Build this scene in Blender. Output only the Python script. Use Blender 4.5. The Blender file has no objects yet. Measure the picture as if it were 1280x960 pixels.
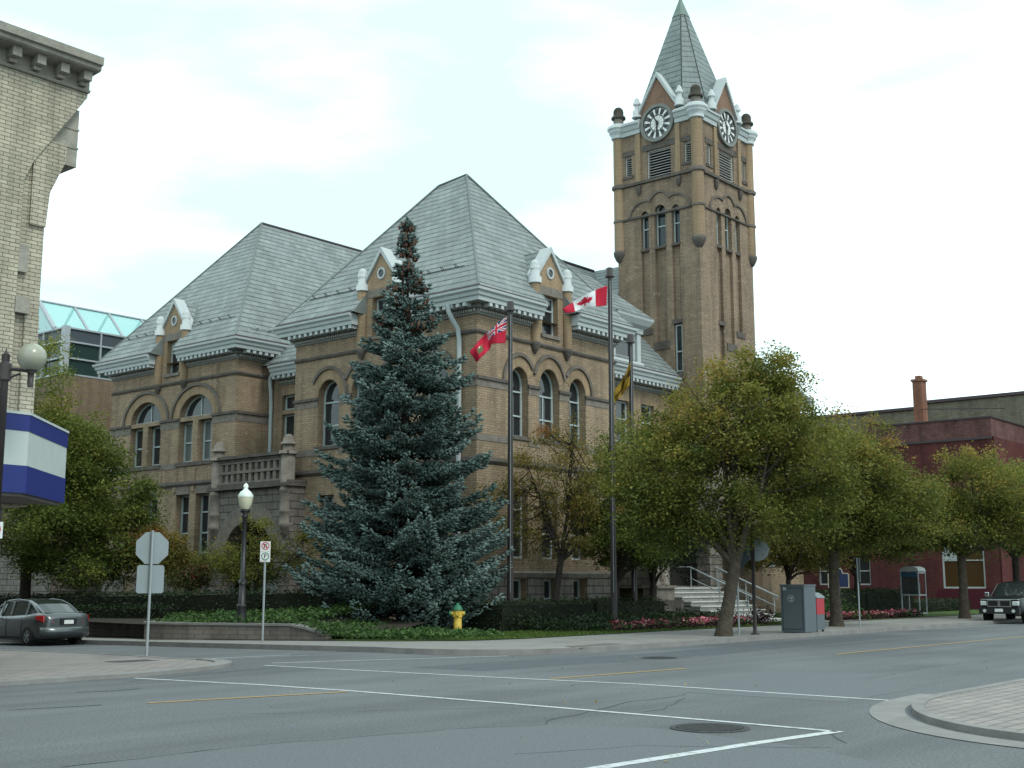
import bpy, bmesh, math, random
import numpy as np
from mathutils import Vector, Matrix
from mathutils.geometry import tessellate_polygon
C = bpy.context.scene.collection
PI = math.pi
R = math.radians
random.seed(7)
# axes: X runs along the city hall's entrance front, Y along its side street, origin at the corner of the middle pavilion
CAM = Vector((-34.33, -30.65, 1.7))
YAW, PITCH, FPX = R(40.1), R(9.22), 1536.0
# ------------------------------------------------------------------ camera, sky, sun, exposure
sc = bpy.context.scene
cd = bpy.data.cameras.new('camera'); co = bpy.data.objects.new('camera', cd); C.objects.link(co)
co.location = CAM; co.rotation_euler = (PI/2 + PITCH, 0, YAW - PI/2)
cd.sensor_width = 36; cd.lens = 36*FPX/1280; cd.clip_end = 6000; cd.clip_start = .1
sc.camera = co
SUN_EL, SUN_AZ = R(50), R(262)          # direction towards the sun, angle from +X
w = bpy.data.worlds.new('World'); sc.world = w; w.use_nodes = True
nt = w.node_tree; nt.nodes.clear()
def N(t, typ, **kw):
    n = t.nodes.new(typ)
    for k, v in kw.items():
        if k.startswith('i_'): n.inputs[k[2:].replace('_', ' ')].default_value = v
        else: setattr(n, k, v)
    return n
sky = N(nt, 'ShaderNodeTexSky', sky_type='NISHITA'); sky.sun_disc = False
sky.sun_elevation = SUN_EL; sky.sun_rotation = PI/2 - SUN_AZ
bg = N(nt, 'ShaderNodeBackground'); bg.inputs['Strength'].default_value = .1
bgc = N(nt, 'ShaderNodeBackground'); bgc.inputs['Strength'].default_value = 1.0
tc = N(nt, 'ShaderNodeTexCoord'); mp = N(nt, 'ShaderNodeMapping'); mp.inputs['Scale'].default_value = (1.3, 1.3, 4.2)
nz = N(nt, 'ShaderNodeTexNoise'); nz.inputs['Scale'].default_value = 1.7; nz.inputs['Detail'].default_value = 5; nz.inputs['Roughness'].default_value = .5
rp = N(nt, 'ShaderNodeValToRGB')
rp.color_ramp.elements[0].position = .36; rp.color_ramp.elements[0].color = (.66, .94, .98, 1)
rp.color_ramp.elements[1].position = .58; rp.color_ramp.elements[1].color = (1.22, 1.46, 1.48, 1)
mx = N(nt, 'ShaderNodeMixShader'); mx.inputs[0].default_value = .86
out = N(nt, 'ShaderNodeOutputWorld')
L = nt.links.new
L(tc.outputs['Generated'], mp.inputs['Vector']); L(mp.outputs[0], nz.inputs['Vector']); L(nz.outputs[0], rp.inputs[0]); L(rp.outputs[0], bgc.inputs['Color'])
L(sky.outputs[0], bg.inputs['Color']); L(bg.outputs[0], mx.inputs[1]); L(bgc.outputs[0], mx.inputs[2]); L(mx.outputs[0], out.inputs['Surface'])
sd = bpy.data.lights.new('sun', 'SUN'); so = bpy.data.objects.new('sun', sd); C.objects.link(so)
sd.energy = 1.25; sd.angle = R(16); sd.color = (1, .96, .9)
so.rotation_euler = Vector((-math.cos(SUN_EL)*math.cos(SUN_AZ), -math.cos(SUN_EL)*math.sin(SUN_AZ), -math.sin(SUN_EL))).to_track_quat('-Z', 'Y').to_euler()
sc.view_settings.view_transform = 'Standard'; sc.view_settings.look = 'None'; sc.view_settings.exposure = .5; sc.view_settings.gamma = 1

# ------------------------------------------------------------------ where a point of the photo lies at a known distance
_c, _s = math.cos(PITCH), math.sin(PITCH)
YW = Vector((math.cos(YAW), math.sin(YAW), 0)); XW = Vector((math.sin(YAW), -math.cos(YAW), 0)); ZW = Vector((0, 0, 1))
FW = _c*YW + _s*ZW; UP = -_s*YW + _c*ZW
def at(x, y, D):
    d = FW + (x-640)/FPX*XW + (480-y)/FPX*UP
    return CAM + d*(D/d.dot(YW))
def sst(t): t = max(0, min(1, t)); return t*t*(3-2*t)
def gz(u, v):                      # the side street falls away gently
    return -.016*max(0, min(v, 45)+8)*sst(-u/8)

# ------------------------------------------------------------------ materials
def mat(name, col, rough=.8, metal=0, spec=.3, var=.0, vscale=3, bump=0, bscale=20, coat=0):
    m = bpy.data.materials.new(name); m.use_nodes = True
    t = m.node_tree; b = t.nodes['Principled BSDF']
    b.inputs['Base Color'].default_value = (*col, 1); b.inputs['Roughness'].default_value = rough
    b.inputs['Metallic'].default_value = metal; b.inputs['Specular IOR Level'].default_value = spec
    if coat: b.inputs['Coat Weight'].default_value = coat; b.inputs['Coat Roughness'].default_value = .05
    g = t.nodes.new('ShaderNodeNewGeometry')
    if var:
        n = N(t, 'ShaderNodeTexNoise'); n.inputs['Scale'].default_value = vscale; n.inputs['Detail'].default_value = 6; n.inputs['Roughness'].default_value = .65
        t.links.new(g.outputs['Position'], n.inputs['Vector'])
        r = N(t, 'ShaderNodeMapRange'); r.inputs[1].default_value = .3; r.inputs[2].default_value = .7
        r.inputs[3].default_value = 1-var; r.inputs[4].default_value = 1+var
        t.links.new(n.outputs[0], r.inputs[0])
        mxx = N(t, 'ShaderNodeVectorMath', operation='SCALE'); mxx.inputs[0].default_value = col
        t.links.new(r.outputs[0], mxx.inputs['Scale']); t.links.new(mxx.outputs[0], b.inputs['Base Color'])
    if bump:
        n = N(t, 'ShaderNodeTexNoise'); n.inputs['Scale'].default_value = bscale; n.inputs['Detail'].default_value = 4
        t.links.new(g.outputs['Position'], n.inputs['Vector'])
        bp = N(t, 'ShaderNodeBump'); bp.inputs['Strength'].default_value = bump; bp.inputs['Distance'].default_value = .05
        t.links.new(n.outputs[0], bp.inputs['Height']); t.links.new(bp.outputs[0], b.inputs['Normal'])
    return m
def mat_brick(name, c1, c2, cm, bw, bh, mortar, big=.18, uv=False, bump=.4, rough=.85, bigscale=.6, bias=0, offset=.5, flat=False, light=None, rows=0):
    """brick courses that wrap round axis-aligned walls (x+y, z), or follow the UV map on roofs"""
    m = bpy.data.materials.new(name); m.use_nodes = True
    t = m.node_tree; b = t.nodes['Principled BSDF']; b.inputs['Roughness'].default_value = rough; b.inputs['Specular IOR Level'].default_value = .25
    g = t.nodes.new('ShaderNodeNewGeometry'); K = t.links.new
    if uv:
        u = N(t, 'ShaderNodeUVMap'); vec = u.outputs[0]
    else:
        sp = N(t, 'ShaderNodeSeparateXYZ'); K(g.outputs['Position'], sp.inputs[0])
        cb = N(t, 'ShaderNodeCombineXYZ')
        if flat:
            K(sp.outputs[0], cb.inputs[0]); K(sp.outputs[1], cb.inputs[1])
        else:
            ad = N(t, 'ShaderNodeMath', operation='ADD'); K(sp.outputs[0], ad.inputs[0]); K(sp.outputs[1], ad.inputs[1])
            K(ad.outputs[0], cb.inputs[0]); K(sp.outputs[2], cb.inputs[1])
        vec = cb.outputs[0]
    br = N(t, 'ShaderNodeTexBrick'); br.offset = offset
    br.inputs['Scale'].default_value = 1; br.inputs['Brick Width'].default_value = bw; br.inputs['Row Height'].default_value = bh
    br.inputs['Mortar Size'].default_value = mortar; br.inputs['Mortar Smooth'].default_value = .2; br.inputs['Bias'].default_value = bias
    br.inputs['Color1'].default_value = (*c1, 1); br.inputs['Color2'].default_value = (*c2, 1); br.inputs['Mortar'].default_value = (*cm, 1)
    K(vec, br.inputs['Vector'])
    n = N(t, 'ShaderNodeTexNoise'); n.inputs['Scale'].default_value = bigscale; n.inputs['Detail'].default_value = 8; n.inputs['Roughness'].default_value = .7
    K(g.outputs['Position'], n.inputs['Vector'])
    r = N(t, 'ShaderNodeMapRange'); r.inputs[1].default_value = .3; r.inputs[2].default_value = .7; r.inputs[3].default_value = 1-big; r.inputs[4].default_value = 1+big
    K(n.outputs[0], r.inputs[0])
    sc_ = N(t, 'ShaderNodeVectorMath', operation='SCALE'); K(br.outputs['Color'], sc_.inputs[0]); K(r.outputs[0], sc_.inputs['Scale'])
    src = sc_.outputs[0]
    if rows:                                   # dark line along the butt edge of every slate course
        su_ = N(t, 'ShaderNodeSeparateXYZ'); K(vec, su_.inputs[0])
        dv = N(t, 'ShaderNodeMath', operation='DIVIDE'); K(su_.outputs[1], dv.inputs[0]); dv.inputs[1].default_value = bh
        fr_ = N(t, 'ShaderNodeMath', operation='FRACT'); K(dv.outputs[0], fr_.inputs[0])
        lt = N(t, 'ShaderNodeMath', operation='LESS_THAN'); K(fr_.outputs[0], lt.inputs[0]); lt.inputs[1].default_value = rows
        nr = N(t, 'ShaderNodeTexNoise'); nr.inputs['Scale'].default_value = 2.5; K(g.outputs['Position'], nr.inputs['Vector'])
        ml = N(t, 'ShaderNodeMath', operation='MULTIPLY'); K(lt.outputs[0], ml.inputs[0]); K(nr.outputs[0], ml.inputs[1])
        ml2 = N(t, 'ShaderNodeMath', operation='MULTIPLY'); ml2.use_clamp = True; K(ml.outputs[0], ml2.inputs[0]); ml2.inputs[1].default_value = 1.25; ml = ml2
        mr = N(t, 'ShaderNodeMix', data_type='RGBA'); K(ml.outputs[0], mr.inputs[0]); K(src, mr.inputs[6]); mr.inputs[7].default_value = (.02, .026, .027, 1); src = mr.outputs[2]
    if not uv and not flat:                    # rain and soot streaks that run down the masonry
        sm = N(t, 'ShaderNodeMapping'); sm.inputs['Scale'].default_value = (2.2, .16, 1); K(vec, sm.inputs['Vector'])
        sn = N(t, 'ShaderNodeTexNoise'); sn.inputs['Scale'].default_value = 1.0; sn.inputs['Detail'].default_value = 6; sn.inputs['Roughness'].default_value = .62; K(sm.outputs[0], sn.inputs['Vector'])
        sr = N(t, 'ShaderNodeMapRange'); sr.inputs[1].default_value = .42; sr.inputs[2].default_value = .72; sr.inputs[3].default_value = 1.06; sr.inputs[4].default_value = .66; K(sn.outputs[0], sr.inputs[0])
        s2 = N(t, 'ShaderNodeVectorMath', operation='SCALE'); K(src, s2.inputs[0]); K(sr.outputs[0], s2.inputs['Scale']); src = s2.outputs[0]
    if uv:
        sm = N(t, 'ShaderNodeMapping'); sm.inputs['Scale'].default_value = (.9, .12, 1); K(vec, sm.inputs['Vector'])
        sn = N(t, 'ShaderNodeTexNoise'); sn.inputs['Scale'].default_value = 1.0; sn.inputs['Detail'].default_value = 6; K(sm.outputs[0], sn.inputs['Vector'])
        sr = N(t, 'ShaderNodeMapRange'); sr.inputs[1].default_value = .35; sr.inputs[2].default_value = .7; sr.inputs[3].default_value = 1.06; sr.inputs[4].default_value = .92; K(sn.outputs[0], sr.inputs[0])
        s2 = N(t, 'ShaderNodeVectorMath', operation='SCALE'); K(src, s2.inputs[0]); K(sr.outputs[0], s2.inputs['Scale']); src = s2.outputs[0]
    if light:                                  # scattered pale, spalled bricks
        n2 = N(t, 'ShaderNodeTexNoise'); n2.inputs['Scale'].default_value = 5; n2.inputs['Detail'].default_value = 3
        K(vec, n2.inputs['Vector'])
        r2 = N(t, 'ShaderNodeMapRange'); r2.inputs[1].default_value = .62; r2.inputs[2].default_value = .72; K(n2.outputs[0], r2.inputs[0])
        mi = N(t, 'ShaderNodeMix', data_type='RGBA'); K(r2.outputs[0], mi.inputs[0]); K(src, mi.inputs[6]); mi.inputs[7].default_value = (*light, 1)
        src = mi.outputs[2]
    K(src, b.inputs['Base Color'])
    bp = N(t, 'ShaderNodeBump'); bp.inputs['Strength'].default_value = bump; bp.inputs['Distance'].default_value = .02
    iv = N(t, 'ShaderNodeMath', operation='SUBTRACT'); iv.inputs[0].default_value = 1; K(br.outputs['Fac'], iv.inputs[1])
    K(iv.outputs[0], bp.inputs['Height']); K(bp.outputs[0], b.inputs['Normal'])
    return m
def mat_leaf(name, cols, rough=.6, trans=.25):
    """leaf colour drawn per leaf from the mesh's own random attribute"""
    m = bpy.data.materials.new(name); m.use_nodes = True
    t = m.node_tree; b = t.nodes['Principled BSDF']; K = t.links.new
    a = N(t, 'ShaderNodeAttribute', attribute_name='rnd'); r = N(t, 'ShaderNodeValToRGB')
    el = r.color_ramp.elements
    while len(el) < len(cols): el.new(.5)
    for i, (p, c) in enumerate(cols): el[i].position = p; el[i].color = (*c, 1)
    K(a.outputs['Fac'], r.inputs[0]); K(r.outputs[0], b.inputs['Base Color'])
    b.inputs['Roughness'].default_value = rough; b.inputs['Specular IOR Level'].default_value = .25
    tr = N(t, 'ShaderNodeBsdfTranslucent'); K(r.outputs[0], tr.inputs['Color'])
    mi = N(t, 'ShaderNodeMixShader'); mi.inputs[0].default_value = trans
    K(b.outputs[0], mi.inputs[1]); K(tr.outputs[0], mi.inputs[2]); K(mi.outputs[0], t.nodes['Material Output'].inputs['Surface'])
    return m
M = {}
M['brick'] = mat_brick('buff_brick', (.305, .226, .148), (.235, .174, .116), (.17, .13, .092), .30, .095, .012, .2, light=(.36, .29, .2))
M['brick_arch'] = mat_brick('arch_brick', (.305, .22, .135), (.26, .187, .115), (.2, .15, .102), .10, .3, .008, .12)
M['brick_tower'] = mat_brick('tower_brick', (.27, .2, .138), (.205, .153, .108), (.14, .107, .08), .30, .095, .012, .22, light=(.33, .26, .19))
M['brick_round'] = mat_brick('turret_brick', (.31, .224, .138), (.275, .197, .122), (.2, .15, .102), .30, .095, .010, .12)
M['brick_gable'] = mat_brick('gable_brick', (.24, .145, .098), (.2, .12, .082), (.16, .11, .08), .30, .095, .012, .15)
M['dial'] = mat('clock_dial', (.72, .74, .72), .4)
M['stone'] = mat('grey_sandstone', (.17, .15, .128), .9, var=.3, vscale=2.5, bump=.6, bscale=9)
M['stone_dark'] = mat('weathered_sandstone', (.095, .083, .072), .9, var=.35, vscale=2, bump=.6, bscale=9)
M['stone_mid'] = mat('brown_sandstone', (.125, .108, .09), .9, var=.3, vscale=2, bump=.5, bscale=9)
M['hip'] = mat('hip_slate', (.14, .16, .155), .7, var=.15)
M['rustic'] = mat_brick('rock_faced_stone', (.175, .155, .135), (.145, .128, .112), (.06, .055, .05), .75, .32, .022, .25, bump=1.0, bigscale=3)
M['slate'] = mat_brick('roof_slate', (.212, .238, .232), (.16, .183, .178), (.075, .085, .085), .40, .34, .008, .14, uv=True, bump=.3, rough=.6, bigscale=.9, rows=.2)
M['slate_tower'] = mat_brick('spire_slate', (.185, .215, .21), (.15, .18, .178), (.055, .065, .065), .5, .36, .006, .12, uv=True, bump=.3, rough=.6, bigscale=.9, rows=.15)
M['copper'] = mat('green_copper', (.14, .19, .165), .6, var=.15)
M['white'] = mat('white_paint', (.40, .435, .435), .55, var=.05, vscale=4)
M['fascia'] = mat('grey_white_fascia', (.39, .435, .435), .55, var=.06, vscale=3)
M['frieze'] = mat('grey_frieze', (.17, .18, .165), .7, var=.1)
M['flash'] = mat('brown_flashing', (.06, .045, .05), .6)
M['frame'] = mat('pale_window_frame', (.36, .42, .42), .5, var=.08)
M['opening_shade'] = mat('dark_opening', (.02, .018, .016), .9)  # shade inside doorways and behind louvres painted as near-black
M['louvre'] = mat('pale_louvre', (.42, .42, .4), .6, var=.08)
M['pinn'] = mat('blackened_stone', (.045, .04, .032), .9, var=.25, bump=.4)
def glass(name, col, rough=.04):
    m = mat(name, col, rough, spec=.6); return m
M['glass'] = glass('window_glass', (.022, .026, .028))
M['warmglass'] = glass('shop_glass', (.06, .032, .012), .12)  # warm brown reflection painted into the glass colour
M['blind'] = glass('glass_with_blind', (.11, .125, .12), .12)
M['asphalt'] = None
M['metal_dark'] = mat('dark_painted_metal', (.018, .018, .02), .45, spec=.4)
M['pole_brown'] = mat('bronze_pole', (.032, .026, .026), .5, var=.15, spec=.4)
M['galv'] = mat('galvanised_steel', (.30, .33, .34), .5, metal=.3, var=.08)
M['bark'] = mat('bark', (.055, .045, .033), .95, var=.35, vscale=6, bump=.9, bscale=14)
M['bark_dark'] = mat('dark_bark', (.032, .026, .022), .95, var=.3, vscale=6, bump=.8, bscale=16)
M['concrete'] = mat('concrete', (.20, .195, .18), .9, var=.14, vscale=1.1, bump=.15, bscale=40)
M['kerb'] = mat('kerb_concrete', (.19, .185, .175), .9, var=.2, vscale=1.5, bump=.2)
M['steps'] = mat('pale_stone_steps', (.46, .46, .44), .8, var=.1, vscale=2)
M['soil'] = mat('soil', (.03, .024, .018), 1, var=.3)
M['grass'] = mat('grass', (.05, .085, .018), .95, var=.3, vscale=5, bump=.6, bscale=60)
M['paver'] = mat_brick('clay_pavers', (.25, .222, .205), (.205, .185, .172), (.12, .115, .108), .40, .2, .018, .16, flat=True, bump=.3, bigscale=.8)
M['line'] = None
M['tread_plate'] = mat('ramp_plate', (.11, .1, .09), .9, var=.1)
M['iron'] = mat('cast_iron', (.055, .055, .056), .7, metal=.4, var=.2, vscale=8, bump=.5, bscale=25)
M['brick_left'] = mat_brick('yellow_brick', (.41, .375, .285), (.325, .298, .225), (.12, .11, .088), .27, .088, .008, .16, bump=.6, bigscale=1.2)
M['trim_left'] = mat('weathered_trim', (.27, .255, .215), .85, var=.25, vscale=3, bump=.3)
M['brick_red'] = mat_brick('red_brick', (.105, .026, .025), (.075, .02, .02), (.07, .035, .033), .26, .09, .01, .4, bump=.3)
M['brick_red_worn'] = mat_brick('worn_red_brick', (.13, .055, .05), (.09, .035, .034), (.12, .08, .075), .26, .09, .012, .4, bump=.3, bigscale=1.5)
M['brick_orange'] = mat_brick('orange_brick', (.235, .09, .055), (.18, .07, .045), (.22, .14, .1), .24, .085, .012, .2)
M['brick_drab'] = mat_brick('drab_brick', (.17, .155, .112), (.135, .123, .09), (.08, .075, .06), .34, .12, .012, .3, bigscale=.5, light=(.22, .2, .13))
def mat_asphalt():
    m = bpy.data.materials.new('asphalt'); m.use_nodes = True
    t = m.node_tree; b = t.nodes['Principled BSDF']; K = t.links.new
    g = t.nodes.new('ShaderNodeNewGeometry')
    n1 = N(t, 'ShaderNodeTexNoise'); n1.inputs['Scale'].default_value = .16; n1.inputs['Detail'].default_value = 5; n1.inputs['Roughness'].default_value = .6
    n2 = N(t, 'ShaderNodeTexNoise'); n2.inputs['Scale'].default_value = 28; n2.inputs['Detail'].default_value = 3
    mp_ = N(t, 'ShaderNodeMapping'); mp_.inputs['Scale'].default_value = (.25, 2.2, 1); n3 = N(t, 'ShaderNodeTexNoise'); n3.inputs['Scale'].default_value = .5; n3.inputs['Detail'].default_value = 3
    K(g.outputs['Position'], n1.inputs['Vector']); K(g.outputs['Position'], n2.inputs['Vector']); K(g.outputs['Position'], mp_.inputs['Vector']); K(mp_.outputs[0], n3.inputs['Vector'])
    r1 = N(t, 'ShaderNodeMapRange'); r1.inputs[1].default_value = .3; r1.inputs[2].default_value = .7; r1.inputs[3].default_value = .8; r1.inputs[4].default_value = 1.18; K(n1.outputs[0], r1.inputs[0])
    r2 = N(t, 'ShaderNodeMapRange'); r2.inputs[1].default_value = .3; r2.inputs[2].default_value = .7; r2.inputs[3].default_value = .68; r2.inputs[4].default_value = 1.32; K(n2.outputs[0], r2.inputs[0])
    r3 = N(t, 'ShaderNodeMapRange'); r3.inputs[1].default_value = .35; r3.inputs[2].default_value = .65; r3.inputs[3].default_value = .86; r3.inputs[4].default_value = 1.1; K(n3.outputs[0], r3.inputs[0])
    a = N(t, 'ShaderNodeMath', operation='MULTIPLY'); K(r1.outputs[0], a.inputs[0]); K(r2.outputs[0], a.inputs[1])
    a2 = N(t, 'ShaderNodeMath', operation='MULTIPLY'); K(a.outputs[0], a2.inputs[0]); K(r3.outputs[0], a2.inputs[1])
    s = N(t, 'ShaderNodeVectorMath', operation='SCALE'); s.inputs[0].default_value = (.105, .111, .115); K(a2.outputs[0], s.inputs['Scale'])
    K(s.outputs[0], b.inputs['Base Color']); b.inputs['Roughness'].default_value = .85; b.inputs['Specular IOR Level'].default_value = .3
    bp = N(t, 'ShaderNodeBump'); bp.inputs['Strength'].default_value = .3; bp.inputs['Distance'].default_value = .02; K(n2.outputs[0], bp.inputs['Height']); K(bp.outputs[0], b.inputs['Normal'])
    return m
M['asphalt'] = mat_asphalt()
def mat_line(name, col):
    m = mat(name, col, .7); t = m.node_tree; b = t.nodes['Principled BSDF']; K = t.links.new
    g = t.nodes.new('ShaderNodeNewGeometry'); n = N(t, 'ShaderNodeTexNoise'); n.inputs['Scale'].default_value = 9; n.inputs['Detail'].default_value = 6; n.inputs['Roughness'].default_value = .7
    K(g.outputs['Position'], n.inputs['Vector'])
    r = N(t, 'ShaderNodeMapRange'); r.inputs[1].default_value = .52; r.inputs[2].default_value = .68; K(n.outputs[0], r.inputs[0])
    mi = N(t, 'ShaderNodeMix', data_type='RGBA'); K(r.outputs[0], mi.inputs[0]); mi.inputs[6].default_value = (*col, 1); mi.inputs[7].default_value = (.15, .155, .155, 1)
    K(mi.outputs[2], b.inputs['Base Color']); return m
M['line'] = mat_line('worn_white_line', (.46, .48, .48)); M['yline'] = mat_line('worn_orange_line', (.36, .23, .075))

# ------------------------------------------------------------------ mesh helpers
def chain_loc(p):
    v = Vector((0, 0, 0))
    while p is not None: v += p.location; p = p.parent
    return v
def tag(o, label=None, cat=None, group=None, kind=None):
    if label: o['label'] = label
    if cat: o['category'] = cat
    if group: o['group'] = group
    if kind: o['kind'] = kind
    return o
def empty(name, loc, label=None, cat=None, group=None):
    o = bpy.data.objects.new(name, None); C.objects.link(o); o.location = loc; o.empty_display_size = .3
    return tag(o, label, cat, group)
class MB:
    def __init__(s): s.v = []; s.f = []; s.m = []; s.uv = []; s.sm = []
    def add(s, vs, fs, mi=0, uvs=None, smooth=False):
        b = len(s.v); s.v += [tuple(p) for p in vs]
        for i, f in enumerate(fs):
            s.f.append([b+k for k in f]); s.m.append(mi); s.sm.append(smooth)
            s.uv.append(uvs[i] if uvs else None)
    def box(s, x0, x1, y0, y1, z0, z1, mi=0):
        vs = [(x, y, z) for z in (z0, z1) for x, y in ((x0, y0), (x1, y0), (x1, y1), (x0, y1))]
        s.add(vs, [(3, 2, 1, 0), (4, 5, 6, 7), (0, 1, 5, 4), (1, 2, 6, 5), (2, 3, 7, 6), (3, 0, 4, 7)], mi)
    def fbox(s, F, s0, s1, z0, z1, d0, d1, mi=0):
        vs = [F(a, z, d) for z in (z0, z1) for a, d in ((s0, d0), (s1, d0), (s1, d1), (s0, d1))]
        s.add(vs, [(3, 2, 1, 0), (4, 5, 6, 7), (0, 1, 5, 4), (1, 2, 6, 5), (2, 3, 7, 6), (3, 0, 4, 7)], mi)
    def prism(s, F, pts, d0, d1, mi=0):
        n = len(pts); vs = [F(a, b, d0) for a, b in pts] + [F(a, b, d1) for a, b in pts]
        tri = tessellate_polygon([[Vector((a, b, 0)) for a, b in pts]])
        fs = [tuple(t) for t in tri] + [tuple(n+k for k in reversed(t)) for t in tri] + [(i, (i+1) % n, n+(i+1) % n, n+i) for i in range(n)]
        s.add(vs, fs, mi)
    def ring(s, F, outer, inner, d0, d1, mi=0):
        n = len(outer); vs = []
        for P_ in (outer, inner):
            for d in (d0, d1): vs += [F(a, b, d) for a, b in P_]
        fs = []
        for i in range(n):
            j = (i+1) % n
            fs += [(i, j, 2*n+j, 2*n+i), (n+i, 3*n+i, 3*n+j, n+j), (i, n+i, n+j, j), (2*n+i, 2*n+j, 3*n+j, 3*n+i)]
        s.add(vs, fs, mi)
    def wall(s, F, outer, holes, t=.35, mi=0, mi_reveal=None, edge=False):
        polys = [outer]+holes
        tri = tessellate_polygon([[Vector((a, b, 0)) for a, b in P_] for P_ in polys])
        flat = [p for P_ in polys for p in P_]; n = len(flat)
        vs = [F(a, b, 0) for a, b in flat] + [F(a, b, -t) for a, b in flat]
        s.add(vs, [tuple(q) for q in tri], mi)
        k = 0; fs = []
        for q, P_ in enumerate(polys):
            m_ = len(P_)
            if q == 0 and not edge: k += m_; continue
            fs += [(k+i, k+(i+1) % m_, n+k+(i+1) % m_, n+k+i) for i in range(m_)]; k += m_
        s.add(vs, fs, mi if mi_reveal is None else mi_reveal)
    def tube(s, pts, rad, n=8, mi=0, smooth=True, cap=True):
        pts = [Vector([float(e) for e in p]) for p in pts]; m_ = len(pts)
        rad = [float(e) for e in ([rad]*m_ if not hasattr(rad, '__len__') else rad)]
        vs = []; up = Vector((.13, .21, .97)).normalized(); pa = None
        for i, p in enumerate(pts):
            t = (pts[min(i+1, m_-1)]-pts[max(i-1, 0)]).normalized()
            a = t.cross(up) if pa is None else (pa - t*pa.dot(t))
            if a.length < 1e-4: a = t.cross(Vector((1, 0, 0)))
            a.normalize(); pa = a; b = t.cross(a)
            vs += [p + rad[i]*(math.cos(2*PI*k/n)*a + math.sin(2*PI*k/n)*b) for k in range(n)]
        fs = [(i*n+k, i*n+(k+1) % n, (i+1)*n+(k+1) % n, (i+1)*n+k) for i in range(m_-1) for k in range(n)]
        s.add(vs, fs, mi, smooth=smooth)
        if cap: s.add(vs[:n], [tuple(reversed(range(n)))], mi); s.add(vs[-n:], [tuple(range(n))], mi)
    def lathe(s, c, prof, n=16, mi=0, smooth=True, a0=0, a1=2*PI):
        c = Vector([float(e) for e in c]); vs = []; full = abs(a1-a0-2*PI) < 1e-6; nn = n if full else n+1
        pr = [prof[0]]
        for i in range(1, len(prof)-1):
            (a, b), (e, f), (g_, h) = prof[i-1], prof[i], prof[i+1]; d1, d2 = math.atan2(f-b, e-a), math.atan2(h-f, g_-e); dd = abs((d2-d1+PI) % (2*PI)-PI)
            pr += [prof[i], prof[i]] if dd > .7 else [prof[i]]
        pr.append(prof[-1]); prof = pr
        for r, z in prof:
            vs += [c+Vector((r*math.cos(a0+(a1-a0)*k/n), r*math.sin(a0+(a1-a0)*k/n), z)) for k in range(nn)]
        fs = [(i*nn+k, i*nn+(k+1) % nn, (i+1)*nn+(k+1) % nn, (i+1)*nn+k) for i in range(len(prof)-1) for k in range(n if not full else nn)]
        s.add(vs, fs, mi, smooth=smooth)
        if full:
            if prof[0][0] > 1e-4: s.add(vs[:nn], [tuple(reversed(range(nn)))], mi)
            if prof[-1][0] > 1e-4: s.add(vs[-nn:], [tuple(range(nn))], mi)
    def sweep(s, path, prof, mi=0, closed=False):
        """profile (out, z) carried round a plan path with mitred corners; 'out' is to the right of the direction of travel"""
        P_ = [Vector((a, b)) for a, b in path]; n = len(P_); k = len(prof); vs = []
        for i in range(n):
            dirs = []
            if i > 0 or closed: dirs.append((P_[i]-P_[i-1]).normalized())
            if i < n-1 or closed: dirs.append((P_[(i+1) % n]-P_[i]).normalized())
            nn = [Vector((d.y, -d.x)) for d in dirs]; m_ = sum(nn, Vector((0, 0))); m_ = m_/max(.2, m_.dot(nn[0]))
            vs += [(P_[i].x+m_.x*o, P_[i].y+m_.y*o, z) for o, z in prof]
        fs = []
        for i in range(n if closed else n-1):
            j = (i+1) % n
            fs += [(i*k+a, j*k+a, j*k+(a+1) % k, i*k+(a+1) % k) for a in range(k)]
        s.add(vs, fs, mi)
        if not closed:
            for base in (0, (n-1)*k):
                tri = tessellate_polygon([[Vector((a, b, 0)) for a, b in prof]])
                s.add(vs[base:base+k], [tuple(q) for q in tri], mi)
    def each(s, name, mats, parent):
        """every piece added so far becomes a part of its own"""
        n = len(s.v); comp = list(range(n))
        def fd(a):
            while comp[a] != a: comp[a] = comp[comp[a]]; a = comp[a]
            return a
        for f in s.f:
            for k in f[1:]: comp[fd(k)] = fd(f[0])
        grp = {}
        for i, f in enumerate(s.f): grp.setdefault(fd(f[0]), []).append(i)
        for ids in grp.values():
            m = MB(); mp_ = {}
            for i in ids:
                for k in s.f[i]:
                    if k not in mp_: mp_[k] = len(m.v); m.v.append(s.v[k])
                m.f.append([mp_[k] for k in s.f[i]]); m.m.append(s.m[i]); m.sm.append(s.sm[i]); m.uv.append(s.uv[i])
            m.build(name, mats, parent)
    def build(s, name, mats, parent=None, loc=None, smooth=False, recalc=True):
        me = bpy.data.meshes.new(name)
        org = chain_loc(parent) if parent is not None else Vector(loc or (0, 0, 0))
        me.from_pydata([(a-org.x, b-org.y, c-org.z) for a, b, c in s.v], [], s.f)
        if any(u is not None for u in s.uv):
            ul = me.uv_layers.new(name='UVMap'); li = 0
            for fi, f in enumerate(s.f):
                for q in range(len(f)):
                    ul.data[li].uv = s.uv[fi][q] if s.uv[fi] is not None else (0, 0); li += 1
        for m_ in (mats if isinstance(mats, (list, tuple)) else [mats]): me.materials.append(m_)
        me.polygons.foreach_set('material_index', s.m)
        me.polygons.foreach_set('use_smooth', [bool(a or smooth) for a in s.sm])
        if recalc:
            bm = bmesh.new(); bm.from_mesh(me); bmesh.ops.recalc_face_normals(bm, faces=bm.faces); bm.to_mesh(me); bm.free()
        me.update()
        o = bpy.data.objects.new(name, me); C.objects.link(o)
        if parent is not None: o.parent = parent
        else: o.location = org
        return o
def Fl(u0): return lambda s, z, d: (u0-d, s, z)          # a face looking at -X; s runs along Y
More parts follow.
